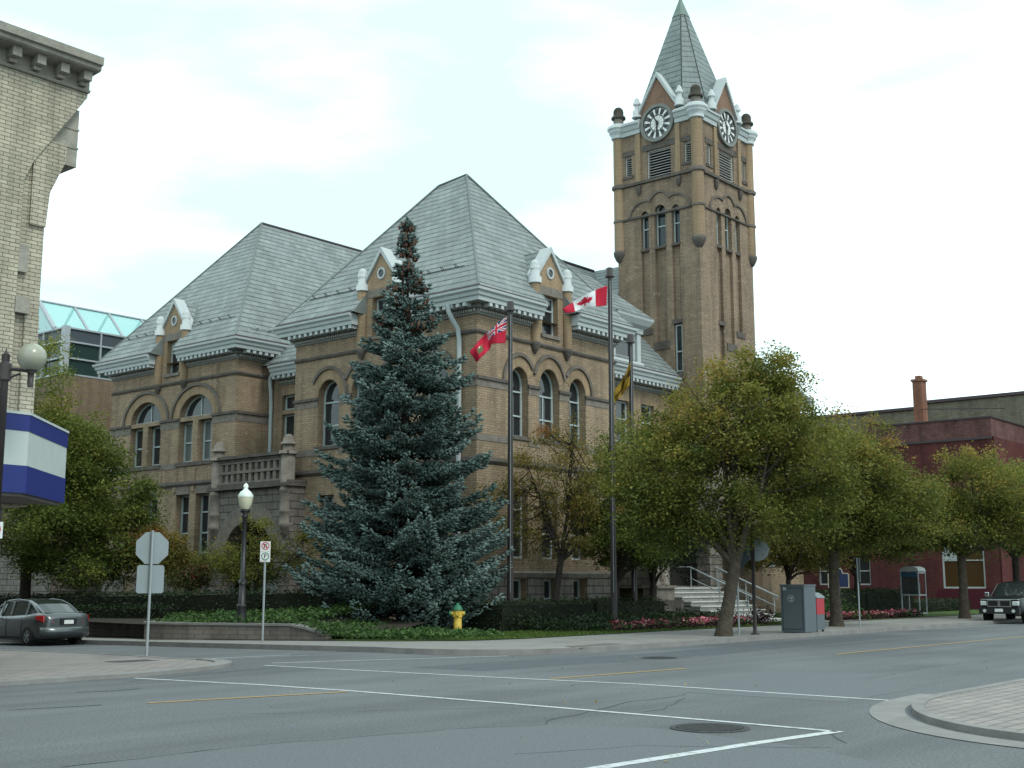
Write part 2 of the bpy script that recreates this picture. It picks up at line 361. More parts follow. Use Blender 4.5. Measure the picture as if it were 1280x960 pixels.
def Fr(v0): return lambda s, z, d: (s, v0-d, z)          # a face looking at -Y; s runs along X
def Fb(v0): return lambda s, z, d: (s, v0+d, z)
def Fe(u0): return lambda s, z, d: (u0+d, s, z)
def rect(a, b, z0, z1): return [(a, z0), (b, z0), (b, z1), (a, z1)]
def arch(c, hw, z0, zs, rise, n=14):
    return [(c-hw, z0), (c+hw, z0)] + [(c+hw*math.cos(PI*k/n), zs+rise*math.sin(PI*k/n)) for k in range(n+1)]
def lunette(c, hw, zs, rise, n=14):
    return [(c+hw*math.cos(PI*k/n), zs+rise*math.sin(PI*k/n)) for k in range(n+1)]
def inset(P_, t):
    n = len(P_); o = []
    area = sum(P_[i][0]*P_[(i+1) % n][1]-P_[(i+1) % n][0]*P_[i][1] for i in range(n)); sg = 1 if area > 0 else -1
    for i in range(n):
        p0, p1, p2 = Vector(P_[i-1]), Vector(P_[i]), Vector(P_[(i+1) % n])
        if (p1-p0).length < 1e-6 or (p2-p1).length < 1e-6: o.append(tuple(p1)); continue
        a = (p1-p0).normalized(); b = (p2-p1).normalized()
        na = Vector((-a.y, a.x))*sg; nb = Vector((-b.y, b.x))*sg
        m_ = (na+nb); m_ = m_/max(.35, m_.dot(na)); q = p1+m_*t; o.append((q.x, q.y))
    return o
def band(mb, F, c, zs, hw0, r0, hw1, r1, d0, d1, a0=0., a1=PI, n=18, mi=0):
    A = [(c+hw1*math.cos(a0+(a1-a0)*k/n), zs+r1*math.sin(a0+(a1-a0)*k/n)) for k in range(n+1)]
    B = [(c+hw0*math.cos(a0+(a1-a0)*k/n), zs+r0*math.sin(a0+(a1-a0)*k/n)) for k in range(n+1)]
    vs = [F(*p, d0) for p in A]+[F(*p, d1) for p in A]+[F(*p, d0) for p in B]+[F(*p, d1) for p in B]
    m_ = n+1; fs = []
    for i in range(n):
        j = i+1; fs += [(i, j, m_+j, m_+i), (m_+i, m_+j, 3*m_+j, 3*m_+i), (2*m_+i, 3*m_+i, 3*m_+j, 2*m_+j)]
    fs += [(0, m_, 3*m_, 2*m_), (n, 2*m_+n, 3*m_+n, m_+n)]
    mb.add(vs, fs, mi)
def window(F, poly, parent, rec=.24, fr=.085, hbars=(), vbars=(), glassm='glass', framem='frame', bar=.055):
    """a frame with its bars (part) and the glass behind it (sub-part)"""
    xs = [p[0] for p in poly]; zs = [p[1] for p in poly]
    mb = MB(); mb.ring(F, poly, inset(poly, fr), -rec-.09, -rec)
    def span_x(z):
        c_ = []
        for i in range(len(poly)):
            (a, b), (c, d) = poly[i], poly[(i+1) % len(poly)]
            if (b-z)*(d-z) < 0: c_.append(a+(c-a)*(z-b)/(d-b))
        return (min(c_), max(c_)) if len(c_) > 1 else (min(xs), max(xs))
    for z in hbars: a, b = span_x(z+1e-4); mb.fbox(F, a+.02, b-.02, z-bar*.6, z+bar*.6, -rec-.07, -rec+.012)
    for x, z0, z1 in vbars: mb.fbox(F, x-bar/2, x+bar/2, z0, z1, -rec-.065, -rec-.006)
    o = mb.build('window', M[framem], parent)
    g = MB(); g.prism(F, inset(poly, .02), -rec-.055, -rec-.045); g.build('pane', M[glassm], o)
    return o
def roof_faces(mb, faces, mi=0):
    """roof planes with a UV map laid out in metres along and up the slope"""
    for f in faces:
        P_ = [Vector(p) for p in f]; n = (P_[1]-P_[0]).cross(P_[2]-P_[0]).normalized()
        if n.z < 0: n = -n
        e = ZW.cross(n).normalized(); up = n.cross(e)
        mb.add(P_, [tuple(range(len(P_)))], mi, uvs=[[(p.dot(e), p.dot(up)) for p in P_]])
def sheet(name, poly, off, m, kind='structure', thick=0, step=2.0, loc=(0, 0, 0)):
    """a ground sheet that follows the fall of the side street"""
    bm = bmesh.new(); f = bm.faces.new([bm.verts.new((a, b, 0)) for a, b in poly])
    bmesh.ops.triangulate(bm, faces=[f])
    for ax, lo, hi, st in ((0, -8, 0, 1.0), (1, -8, 46, step)):
        x = lo
        while x <= hi:
            co_ = Vector((x, 0, 0)) if ax == 0 else Vector((0, x, 0)); no = Vector((1, 0, 0)) if ax == 0 else Vector((0, 1, 0))
            bmesh.ops.bisect_plane(bm, geom=bm.verts[:]+bm.edges[:]+bm.faces[:], plane_co=co_, plane_no=no); x += st
    for v in bm.verts: v.co.z = gz(v.co.x, v.co.y)+off
    bmesh.ops.recalc_face_normals(bm, faces=bm.faces)
    if sum(f.normal.z for f in bm.faces) < 0: bmesh.ops.reverse_faces(bm, faces=bm.faces)
    if thick:
        r = bmesh.ops.extrude_face_region(bm, geom=bm.faces[:])
        for e in r['geom']:
            if isinstance(e, bmesh.types.BMVert): e.co.z -= thick
        bmesh.ops.recalc_face_normals(bm, faces=bm.faces)
    me = bpy.data.meshes.new(name); bm.to_mesh(me); bm.free(); me.materials.append(m)
    o = bpy.data.objects.new(name, me); C.objects.link(o); o['kind'] = kind
    return o
def densify(path, st=1.0):
    o = []
    for (a, b), (c, d) in zip(path[:-1], path[1:]):
        n = max(1, int(math.hypot(c-a, d-b)/st)); o += [(a+(c-a)*k/n, b+(d-b)*k/n) for k in range(n)]
    return o+[path[-1]]
def strip(name, path, wd, off, m, h=0.0, kind='structure'):
    """a painted line, crack or kerb: a ribbon along a plan path that follows the ground"""
    path = densify(path, .8); mb = MB(); n = len(path); vs = []
    for i, (a, b) in enumerate(path):
        p0 = Vector(path[max(0, i-1)]); p1 = Vector(path[min(n-1, i+1)]); d = (p1-p0).normalized(); q = Vector((d.y, -d.x))
        ww = wd[i % len(wd)] if hasattr(wd, '__len__') else wd
        for sgn in (-.5, .5):
            x, y = a+q.x*sgn*ww, b+q.y*sgn*ww; vs.append((x, y, gz(x, y)+off))
            if h: vs.append((x, y, gz(x, y)+off-h))
    k = 4 if h else 2
    for i in range(n-1):
        a, b = i*k, (i+1)*k
        if h: mb_f = [(a, a+2, b+2, b), (a, b, b+1, a+1), (a+2, a+3, b+3, b+2)]
        else: mb_f = [(a, a+1, b+1, b)]
        mb.add([], []); [mb.f.append(list(q)) or mb.m.append(0) or mb.sm.append(False) or mb.uv.append(None) for q in mb_f]
    mb.v = vs
    o = mb.build(name, m); o['kind'] = kind; return o
def smooth(path, it=3):
    for _ in range(it):
        o = [path[0]]
        for (a, b), (c, d) in zip(path[:-1], path[1:]): o += [(a*.75+c*.25, b*.75+d*.25), (a*.25+c*.75, b*.25+d*.75)]
        path = o+[path[-1]]
    return path
def arc(cx, cy, r, a0, a1, n=10): return [(cx+r*math.cos(R(a0+(a1-a0)*k/n)), cy+r*math.sin(R(a0+(a1-a0)*k/n))) for k in range(n+1)]

# ------------------------------------------------------------------ ground, roads, pavements
gb = MB(); gb.add([(-2500, -2500, -1.9), (2500, -2500, -1.9), (2500, 2500, -1.9), (-2500, 2500, -1.9)], [(0, 1, 2, 3)])
tag(gb.build('ground', M['soil']), kind='structure')
sheet('road', [(-60, -60), (160, -60), (160, -8), (0, -8), (0, 60), (-40, 60), (-40, -8), (-60, -8)], 0, M['asphalt'])
hall_kerb = [(-12.45, 50), (-12.45, -8.6)] + arc(-9.1, -8.6, 3.35, 180, 270)[1:] + [(70, -11.95)]
sheet('pavement', hall_kerb + [(70, -7.6), (-6.5, -7.6)] + [(-8.3, -7.0), (-9.4, -5.2), (-9.8, -3.4), (-10.6, .5), (-11.2, 3.6), (-11.0, 4.5), (-9.6, 5.2), (-9.6, 50)], .125, M['concrete'], thick=.3)
strip('kerb', hall_kerb, .17, .137, M['kerb'], h=.25)
sheet('lawn', [(70, -7.6), (-6.5, -7.6), (-8.3, -7.0), (-9.4, -5.2), (-9.8, -3.4), (-8, -.5), (-7, 2), (0, 2), (70, 2)], .145, M['grass'])
sheet('earth', [(-9.5, 5.2), (-11.0, 4.2), (-10.6, .5), (-9.8, -3.4), (-8, -.5), (-7, 2), (.5, 2), (.5, 50), (-9.5, 50)], .14, M['soil'])
for u in (-7.6, -5.4, -3.2, -1.0, 1.2, 3.4, 5.6, 7.8, 10, 12.2, 14.4, 16.6, 18.8, 21, 23.2, 25.4):
    strip('pavement_joint', [(u, -11.8), (u, -7.7)], .022, .1295, M['stone_dark'])
strip('pavement_joint', [(-9.0, -9.8), (30, -9.75)], .02, .1295, M['stone_dark'])
sheet('path', [(10.6, -7.65), (16.6, -7.65), (16.6, -4.0), (10.6, -4.0)], .152, M['concrete'])
sheet('pavement', [(-9.62, -12.03), (-7.15, -11.9), (-7.2, -11.1), (-9.2, -11.25)], .1335, M['tread_plate'])
# south-west island of pavers
isl = [(-16.9, 50), (-16.9, 1), (-17.05, -4), (-17.5, -6.2), (-17.55, -8.3), (-18.3, -9.4), (-19.5, -9.95), (-21, -10.3), (-23, -10.3), (-60, -10.3)]
isl = isl[:3]+smooth(isl[3:8])+isl[8:]
sheet('pavement', isl + [(-60, 50)], .05, M['paver'], thick=.2)
strip('kerb', isl[12:], .34, .075, M['kerb'], h=.15)
strip('kerb', isl[:14], .17, .06, M['kerb'], h=.15)
# south-east corner of pavers with a pale gutter
se = [(70, -23.1), (-15.6, -23.1), (-17.2, -23.2)] + [(-18.4, -23.6), (-19.4, -24.2), (-20.1, -24.95), (-20.5, -25.8), (-20.7, -27), (-20.8, -29), (-20.9, -60)]
se = smooth([(a+(.4 if a < 60 else 0), b-.32) for a, b in se])
sheet('pavement', se + [(70, -60)], .065, M['paver'], thick=.2)
strip('kerb', se, .16, .08, M['kerb'], h=.2)
strip('gutter', smooth([(a+.38, b-.30) for a, b in [(-15.6, -22.78), (-17.35, -22.86), (-18.65, -23.3), (-19.7, -23.95), (-20.5, -24.8), (-20.92, -25.75), (-21.1, -27), (-21.2, -29), (-21.25, -40)]]), .46, .009, M['kerb'])
for pth, wd in ((((-21.25, -10.69), (-20.73, -13.52), (-20.54, -15.7), (-20.51, -19.0), (-20.57, -22.46), (-20.64, -24.06)), .11),
                (((-17.5, -9.7), (-16.84, -15.93), (-16.48, -18.31), (-16.55, -23.0)), .10),
                (((-20.6, -24.05), (-22.24, -23.84), (-24.7, -23.62), (-28, -23.4)), .16),
                (((-17.4, -6.35), (-14.47, -6.88)), .13), (((-17.4, -6.95), (-14.3, -7.4)), .05), (((-16.9, -9.2), (-11.6, -11.4)), .09),
                (((-13.1, -3.2), (-12.6, -6.4)), .05)):
    strip('crossing_line', pth, wd, .006, M['line'])
for pth in (((-23.8, -14.94), (-20.7, -15.75)), ((-16.5, -16.54), (-12.6, -16.95)), ((-5.9, -17.0), (8, -17.2)), ((8, -17.2), (60, -17.6))):
    strip('centre_line', pth, .11, .0065, M['yline'])
strip('crossing_line', [(10, -12.15), (20.4, -12.9), (40, -13.6)], .09, .006, M['line'])
M['asphalt_pale'] = mat('pale_asphalt', (.115, .124, .130), .9, var=.22, vscale=30, bump=.4, bscale=45); M['asphalt_dark'] = mat('dark_asphalt', (.08, .088, .096), .85, var=.14, vscale=2.5, bump=.3, bscale=45)
sheet('road_patch', [(-27.92, -19.79), (-25.61, -19.84), (-23.38, -20.45), (-22.2, -20.9), (-21.7, -22.2), (-22.1, -24.4), (-26, -31), (-34, -26)], .0025, M['asphalt_pale'])
sheet('road_patch', [(-17.3, -19.9), (-12.5, -18.6), (-11.5, -20.4), (-14.2, -22.4), (-17.2, -22.5)], .0025, M['asphalt_pale'])
sheet('road_patch', [(-15.9, -12.4), (-8, -13.3), (6, -12.6), (6, -14.1), (-8, -14.9), (-15.7, -14.2)], .0024, M['asphalt_dark'])
crk = mat('crack_filler', (.055, .058, .06), .8)
random.seed(3)
def crack(pts, wd=.022):
    p = densify(pts, .35); p = [(a+random.gauss(0, .05), b+random.gauss(0, .05)) for a, b in p]
    strip('road_crack', p, [wd*random.uniform(.3, 1.3) for _ in range(7)], .004, crk)
crack([(-27.92, -19.79), (-25.61, -19.84), (-23.38, -20.45), (-22.2, -20.9), (-19.5, -20.2), (-17.5, -20.0)])
crack([(-24.3, -16.9), (-22.5, -18.2), (-21, -19.3)], .02); crack([(-20.2, -21.2), (-19.3, -20.9), (-18.2, -20.4)], .02)
crack([(-21.6, -24.6), (-20.9, -24.1), (-20.3, -23.7)], .025); crack([(-23.5, -12.6), (-22.9, -12.75), (-22.4, -12.7)], .06)
crack([(-25.6, -14.3), (-25.0, -14.6), (-24.3, -14.7)], .07); crack([(-13, -20.9), (-9, -20.5), (-4, -21)], .02)
crack([(-19.9, -16.7), (-18.5, -18), (-17.2, -18.9)], .018); crack([(-21.8, -11.3), (-19.8, -10.8), (-17.2, -10.2)], .03)
crack([(-12, -14.9), (-4, -15.1), (4, -15)], .02); crack([(-24.5, -22.4), (-22.9, -23.3), (-22, -24.6)], .02)
def manhole(c, r, label, square=False):
    mb = MB(); x, y = c; z = gz(x, y)+.006
    if square: mb.box(x-r, x+r, y-r*.6, y+r*.6, z-.01, z+.05)
    else:
        mb.lathe((x, y, z), [(r, -.01), (r, .008), (r*.9, .011), (r*.87, .004), (0, .004)], 32)
        for i in range(-5, 6):
            h = math.sqrt(max(0, 1-(i/6)**2))*r*.8; mb.box(x+i*r/6.6-r*.045, x+i*r/6.6+r*.045, y-h, y+h, z+.003, z+.012)
    tag(mb.build('manhole_cover', M['iron'], loc=(x, y, z)), label, 'manhole cover')
manhole((-21.3, -22.75), .47, 'large round iron manhole cover in the nearest crossing lane')
manhole((-10.0, -14.6), .42, 'small dark manhole cover far out in the main road')
manhole((-18.7, -6.7), .5, 'dark oblong iron grate set in the pavers by the stop sign', True)

# ------------------------------------------------------------------ city hall
hall = empty('city_hall', (4.5, 5, 0), 'buff brick city hall with grey slate roofs and tall clock tower', 'city hall')
def arch_hoods(F, lst, hall_):
    """lst: centre, half width, rise, opening half width, opening rise, end angles"""
    h = MB(); a = MB()
    for c, hw, rs, ow, orr, a0, a1 in lst:
        band(h, F, c, 9.48, hw-.14, rs-.14, hw, rs, -.02, .09, a0, a1)
        band(a, F, c, 9.5, ow, orr, hw-.15, rs-.15, -.02, .012, a0*.7, PI-(PI-a1)*.7)
    h.each('hood_mould', M['stone_mid'], hall_); a.each('arch_ring', M['brick_arch'], hall_)
FL, FF = Fl(0), Fr(0)
# --- middle pavilion: side face (4 arches) and front face (3 arches)
def lower(c, w): return rect(c-w/2, c+w/2, 2.65, 5.35)
side = [2.2, 4.27, 6.33, 8.4]; front = [(2.52, .56, .68), (4.42, .655, .84), (6.32, .56, .68)]
GLW = .525
def gable_hole(c): return rect(c-GLW, c+GLW, 11.75, 13.38)
mb = MB()
mb.wall(FL, [(0, -1.5), (10.6, -1.5), (10.6, 12.29), (0, 12.29)], [arch(c, .68, 7.4, 9.48, .76) for c in side]+[lower(c, .95) for c in side]
        + [rect(c-.42, c+.42, .75, 1.5) for c in side] + [rect(5.3-GLW, 5.3+GLW, 11.75, 12.29)])
mb.wall(FF, [(0, -1.5), (9, -1.5), (9, 12.29), (0, 12.29)], [arch(c, h, 7.4, 9.48, r) for c, h, r in front]+[lower(c, 1.0) for c, _, _ in front]
        + [rect(c-.42, c+.42, 1.05, 1.87) for c, _, _ in front] + [rect(4.5-GLW, 4.5+GLW, 11.75, 12.29)])
mb.box(8.7, 9, .003, 4, -1.5, 12.29); mb.box(.003, 3, 10.3, 10.6, -1.5, 12.29)
mb.build('wall', M['brick'], hall)
for c in side:
    window(FL, arch(c, .68, 7.4, 9.48, .76), hall, .34, hbars=(9.3, 8.3)); window(FL, lower(c, .95), hall, .3, hbars=(4.55, 3.65))
    window(FL, rect(c-.42, c+.42, .75, 1.5), hall, .3)
for i, (c, h, r) in enumerate(front):
    window(FF, arch(c, h, 7.4, 9.48, r), hall, .34, hbars=(9.22, 8.25), vbars=((c, 7.5, 9.2),) if i == 1 else ()); window(FF, lower(c, 1.0), hall, .3, hbars=(4.55, 3.65))
    window(FF, rect(c-.42, c+.42, 1.05, 1.87), hall, .3)
arch_hoods(FL, [(8.4, 1.22, 1.34, .68, .76, .56, PI), (6.33, 1.22, 1.34, .68, .76, .56, PI-.56), (4.27, 1.22, 1.34, .68, .76, .56, PI-.56), (2.2, 1.22, 1.34, .68, .76, 0, PI-.56)], hall)
arch_hoods(FF, [(2.52, 1.05, 1.26, .56, .68, .62, PI), (4.42, 1.14, 1.45, .655, .84, .38, PI-.38), (6.32, 1.05, 1.26, .56, .68, 0, PI-.62)], hall)
# --- left pavilion
LC = [17.75, 21.85]
mb = MB()
holes = []
for c in LC:
    holes += [lunette(c, 1.3, 9.5, 1.03), rect(c-1.3, c-.21, 7.35, 9.3), rect(c+.21, c+1.3, 7.35, 9.3), rect(c-1.3, c-.25, 3.05, 5.82), rect(c+.25, c+1.3, 3.05, 5.82), rect(c-1.1, c-.3, .2, 1.0), rect(c+.3, c+1.1, .2, 1.0)]
holes.append(rect(19.8-GLW, 19.8+GLW, 11.75, 12.29))
mb.wall(FL, [(14.7, -2), (24.95, -2), (24.95, 12.29), (14.7, 12.29)], holes)
mb.box(0.003, 2.2, 14.7, 15.05, -2, 12.29); mb.box(.003, 14, 24.6, 24.95, -2, 12.29)
mb.build('wall', M['brick'], hall)
for i, c in enumerate(LC):
    window(FL, lunette(c, 1.3, 9.5, 1.03), hall, .3, vbars=((c, 9.52, 10.5),))
    for a, b in ((c-1.3, c-.21), (c+.21, c+1.3)):
        window(FL, rect(a, b, 7.35, 9.3), hall, .32, hbars=(8.3,), glassm='blind' if i == 0 else 'glass', fr=.1)
    for a, b in ((c-1.3, c-.25), (c+.25, c+1.3)):
        window(FL, rect(a, b, 3.05, 5.82), hall, .32, hbars=(4.98, 4.02), fr=.1)
    for a, b in ((c-1.1, c-.3), (c+.3, c+1.1)): window(FL, rect(a, b, .2, 1.0), hall, .3)
arch_hoods(FL, [(c, 1.96, 1.6, 1.3, 1.03, 0, PI) for c in LC], hall)
pl = MB()
for c in LC:
    for x in (c-1.42, c, c+1.42): pl.fbox(FL, x-.14, x+.14, 5.95, 7.0, -.02, .05)
pl.each('pilaster', M['brick'], hall)
# --- recessed wall between the pavilions, the front recess, and the main block behind
mb = MB(); FR2 = Fl(2)
mb.wall(FR2, [(10.6, -2), (14.7, -2), (14.7, 11.3), (10.6, 11.3)], [rect(12.95, 13.9, 9.62, 10.32), rect(12.95, 13.9, 7.3, 9.42), rect(11.3, 12.25, 9.62, 10.32), rect(11.3, 12.25, 7.3, 9.42)])
FR3 = Fr(2)
mb.wall(FR3, [(9, -1.5), (16.5, -1.5), (16.5, 11.3), (9, 11.3)], [rect(11.95, 13.05, 8.2, 10.15), rect(14, 15.1, 8.2, 10.15), rect(12, 15, 1.5, 5)])
mb.box(21.7, 30, 2, 2.3, -1.5, 11.8); mb.box(29.7, 30, 2.31, 20, -1.5, 11.8); mb.box(14.2, 29.69, 20, 20.3, -1.5, 11.8)
mb.each('wall', M['brick'], hall)
for a, b in ((12.95, 13.9), (11.3, 12.25)): window(FR2, rect(a, b, 9.62, 10.32), hall, .2); window(FR2, rect(a, b, 7.3, 9.42), hall, .2, hbars=(8.2,))
for a, b in ((11.95, 13.05), (14, 15.1)): window(FR3, rect(a, b, 8.2, 10.15), hall, .2, hbars=(9.3,))
for a in (22.6, 24.2, 26, 27.8):
    mbw = window(Fr(1.98), rect(a, a+.9, 2.6, 5.4), hall, -.03, hbars=(4,)); mbw = window(Fr(1.98), rect(a, a+.9, 7.3, 10), hall, -.03, hbars=(8.7,))
mb = MB(); mb.box(12, 15, 2.5, 2.6, 1.5, 5); mb.build('entrance_door', M['opening_shade'], hall)
# --- stone bands
def courses(path, hall_, zo=0, full=True, sides=True):
    a = MB(); a.sweep(path, [(-.02, 11.18+zo), (.07, 11.18+zo), (.1, 11.26+zo), (.03, 11.34+zo), (-.02, 11.34+zo)]); a.build('string_course', M['stone_dark'], hall_)
PC = [(0, 10.6), (0, 0), (9, 0), (9, 2)]; PL = [(0, 24.95), (0, 14.7), (2, 14.7)]
# travel direction keeps the outside on the right: go down the side face, round the corner and along the front
for path in (PC, PL): courses([(a, b) for a, b in path], hall)
st = MB(); dk = MB()
for F, cuts, lo, hi in ((FL, [(c-.68, c+.68) for c in side], 0, 10.6), (FF, [(c-h, c+h) for c, h, _ in front], 0, 9)):
    xs = [lo]+[x for c in cuts for x in c]+[hi]
    for a, b in zip(xs[::2], xs[1::2]):
        st.fbox(F, a, b, 9.12, 9.4, -.02, .02); dk.fbox(F, a-(.04 if a > 1 else 0), b+.04, 9.4, 9.52, -.02, .085)
        st.fbox(F, a, b, 7.05, 7.3, -.02, .02)
    for a, b in cuts: dk.fbox(F, a-.08, b+.08, 7.26, 7.4, -.3, .07)
for a, b in ((14.7, 16.45), (19.05, 20.55), (23.15, 24.95)):
    st.fbox(FL, a, b, 9.02, 9.36, -.02, .02); dk.fbox(FL, a-.03, b+.03, 9.37, 9.49, -.02, .09); st.fbox(FL, a, b, 7.08, 7.34, -.02, .025)
for c in LC:
    dk.fbox(FL, c-1.28, c+1.28, 9.31, 9.49, -.32, -.1); dk.fbox(FL, c-1.45, c+1.45, 7.16, 7.345, -.3, .07)
    st.fbox(FL, c-1.29, c-.27, 5.83, 6.2, -.02, .03); st.fbox(FL, c+.27, c+1.29, 5.83, 6.2, -.02, .03)
    dk.fbox(FL, c-1.4, c+1.4, 2.9, 3.045, -.3, .07)
dk.fbox(Fr(14.7), 0.05, 2, 9.37, 9.49, -.02, .09); st.fbox(Fr(14.7), 0.05, 2, 9.02, 9.36, -.02, .02)
st.each('stone_band', M['stone'], hall); dk.each('stone_moulding', M['stone_dark'], hall)
bl = MB()
for path in (PC, PL): bl.sweep(path, [(-.02, 6.2), (.05, 6.2), (.12, 6.3), (.1, 6.42), (-.02, 6.46)])
bl.build('belt_course', M['stone_dark'], hall)
fo = MB()
for path in (PC, PL): fo.sweep(path, [(-.03, 1.93), (.1, 1.93), (.14, 2.1), (-.03, 2.2)])
fo.build('plinth_moulding', M['stone'], hall)
fo = MB()
for c0, c1 in ((.003, 1.75), (2.65, 3.82), (4.72, 5.88), (6.78, 7.95), (8.85, 10.6)): fo.fbox(FL, c0, c1, -1.4, 1.92, -.02, .06)
for c0, c1 in ((-.06, 2.07), (2.97, 3.97), (4.87, 5.87), (6.77, 9.05)): fo.fbox(FF, c0, c1, -1.4, 1.92, -.02, .06)
for c0, c1 in ((14.7, 16.6), (17.5, 18.0), (18.9, 20.7), (21.6, 22.1), (23, 24.95)): fo.fbox(FL, c0, c1, -2, 1.92, -.02, .06)
fo.each('foundation', M['rustic'], hall)
# --- cornices with blocks and dentils
def cornice(path, zo=0, capends=True):
    c = MB(); c.sweep(path, [(-.02, 12.28+zo), (.58, 12.28+zo), (.60, 12.42+zo), (.66, 12.47+zo), (.69, 12.58+zo), (.77, 12.65+zo), (.78, 12.74+zo), (-.02, 12.74+zo)])
    o = c.build('cornice', M['fascia'], hall)
    f = MB(); f.sweep(path, [(-.02, 11.9+zo), (.05, 11.9+zo), (.08, 12.1+zo), (.2, 12.12+zo), (.22, 12.275+zo), (-.02, 12.275+zo)]); f.build('frieze', M['frieze'], o)
    g = MB(); g.sweep(path, [(.5, 12.742+zo), (.68, 12.742+zo), (.66, 12.84+zo), (.48, 12.86+zo)]); g.build('gutter_edge', M['flash'], o)
    b = MB(); d = MB()
    for (x0, y0), (x1, y1) in zip(path[:-1], path[1:]):
        ln = math.hypot(x1-x0, y1-y0); tx, ty = (x1-x0)/ln, (y1-y0)/ln; nx, ny = ty, -tx
        def ob(q, s0, s1, d0, d1, z0, z1):
            vs = [(x0+tx*s+nx*e, y0+ty*s+ny*e, z) for z in (z0, z1) for s, e in ((s0, d0), (s1, d0), (s1, d1), (s0, d1))]
            q.add(vs, [(3, 2, 1, 0), (4, 5, 6, 7), (0, 1, 5, 4), (1, 2, 6, 5), (2, 3, 7, 6), (3, 0, 4, 7)])
        k = max(1, int(ln/.33))
        for i in range(k): s = (i+.5)*ln/k; ob(b, s-.085, s+.085, .24, .56, 12.13+zo, 12.276+zo)
        k = max(1, int(ln/.13))
        for i in range(k): s = (i+.5)*ln/k; ob(d, s-.035, s+.035, .06, .13, 12.0+zo, 12.095+zo)
    b.build('modillion_course', M['white'], o); d.build('dentil_course', M['louvre'], o)
cornice([(0, 4.2), (0, 0), (3.4, 0)]); cornice([(1.6, 10.6), (0, 10.6), (0, 6.4)]); cornice([(5.6, 0), (9, 0), (9, 2)])
cornice([(0, 18.7), (0, 14.7), (2.4, 14.7)]); cornice([(1.5, 24.95), (0, 24.95), (0, 20.9)])
cornice([(2, 14.1), (2, 11.2)], -1.1); cornice([(9.7, 2), (16.5, 2)], -1.1); cornice([(21.7, 2), (30, 2), (30, 20)], -.6)
# --- roofs
r = MB()
def hip(r, x0, x1, y0, y1, z, A, B):
    """A, B: ridge ends. ridge runs along X or Y"""
    p = [(x0, y0, z), (x1, y0, z), (x1, y1, z), (x0, y1, z)]
    if abs(A[0]-B[0]) < 1e-6: roof_faces(r, [(p[0], p[1], A), (p[1], p[2], B, A), (p[2], p[3], B), (p[3], p[0], A, B)])
    else: roof_faces(r, [(p[0], p[1], B, A), (p[1], p[2], B), (p[2], p[3], A, B), (p[3], p[0], A)])
def notch_hip(r, x0, x1, y0, y1, z, A, B, left=None, front=None):
    p = [(x0, y0, z), (x1, y0, z), (x1, y1, z), (x0, y1, z)]; g = .88
    alongx = abs(A[0]-B[0]) > 1e-6
    def cut(a, b, axis, c, peak):              # eave edge a-b with a notch where the gable stands
        if c is None: return [a, b]
        inn = lambda q: (q[0]+.64*(peak[0]-x0)/(peak[0]-x0), q[1], z+.64*(peak[2]-z)/(peak[0]-x0)) if axis == 1 else (q[0], q[1]+.64, z+.64*(peak[2]-z)/(peak[1]-y0))
        sg = 1 if (b[axis]-a[axis]) > 0 else -1
        q0 = tuple(c-sg*g if k == axis else a[k] for k in range(3)); q1 = tuple(c+sg*g if k == axis else a[k] for k in range(3))
        return [a, q0, inn(q0), inn(q1), q1, b]
    if alongx: roof_faces(r, [cut(p[0], p[1], 0, front, A)+[B, A], (p[1], p[2], B), (p[2], p[3], A, B), cut(p[3], p[0], 1, left, A)+[A]])
    else: roof_faces(r, [cut(p[0], p[1], 0, front, A)+[A], (p[1], p[2], B, A), (p[2], p[3], B), cut(p[3], p[0], 1, left, A)+[A, B]])
notch_hip(r, -.66, 9.66, -.66, 11.26, 12.80, (4.5, 4.69, 19.6), (4.5, 6.4, 19.45), 5.3, 4.5); r.build('roof', M['slate'], hall, recalc=True)
r = MB(); notch_hip(r, -.66, 26, 14.04, 25.61, 12.80, (5.08, 19.8, 20.44), (20, 19.8, 20.38), 19.8); r.build('roof', M['slate'], hall)
r = MB(); hip(r, 6, 24, 1.35, 14.6, 11.72, (7, 8, 18.5), (18.5, 8, 18.5)); r.build('roof', M['slate'], hall)
r = MB(); roof_faces(r, [((1.36, 9.4, 11.72), (1.36, 16, 11.72), (7.5, 16, 18.2), (7.5, 9.4, 18.2))]); r.build('roof', M['slate'], hall)
r = MB(); hip(r, 21.8, 30.66, 1.34, 20.6, 12.2, (25.2, 7.5, 18.6), (25.2, 14, 18.6)); roof_faces(r, [((18.5, 8.0, 18.53), (18.5, 4.97, 18.5), (15.4, 4.97, 15.45))]); r.build('roof', M['slate'], hall)
rc = MB()
for a, b in (((-.62, -.62, 12.84), (4.5, 4.69, 19.66)), ((-.62, 11.2, 12.84), (4.5, 6.4, 19.5)), ((9.62, -.62, 12.84), (4.5, 4.69, 19.66)), ((4.5, 4.69, 19.66), (4.5, 6.4, 19.5)),
             ((-.62, 14.1, 12.84), (5.08, 19.8, 20.48)), ((-.62, 25.55, 12.84), (5.08, 19.8, 20.48))):
    rc.tube([a, b], .045, 6)
rc.each('ridge_cap', M['hip'], hall)
rc = MB(); rc.tube([(5.08, 19.8, 20.46), (20, 19.8, 20.42)], .07, 6); rc.tube([(7, 8, 18.55), (18.5, 8, 18.55)], .07, 6); rc.each('ridge_cap', M['flash'], hall)
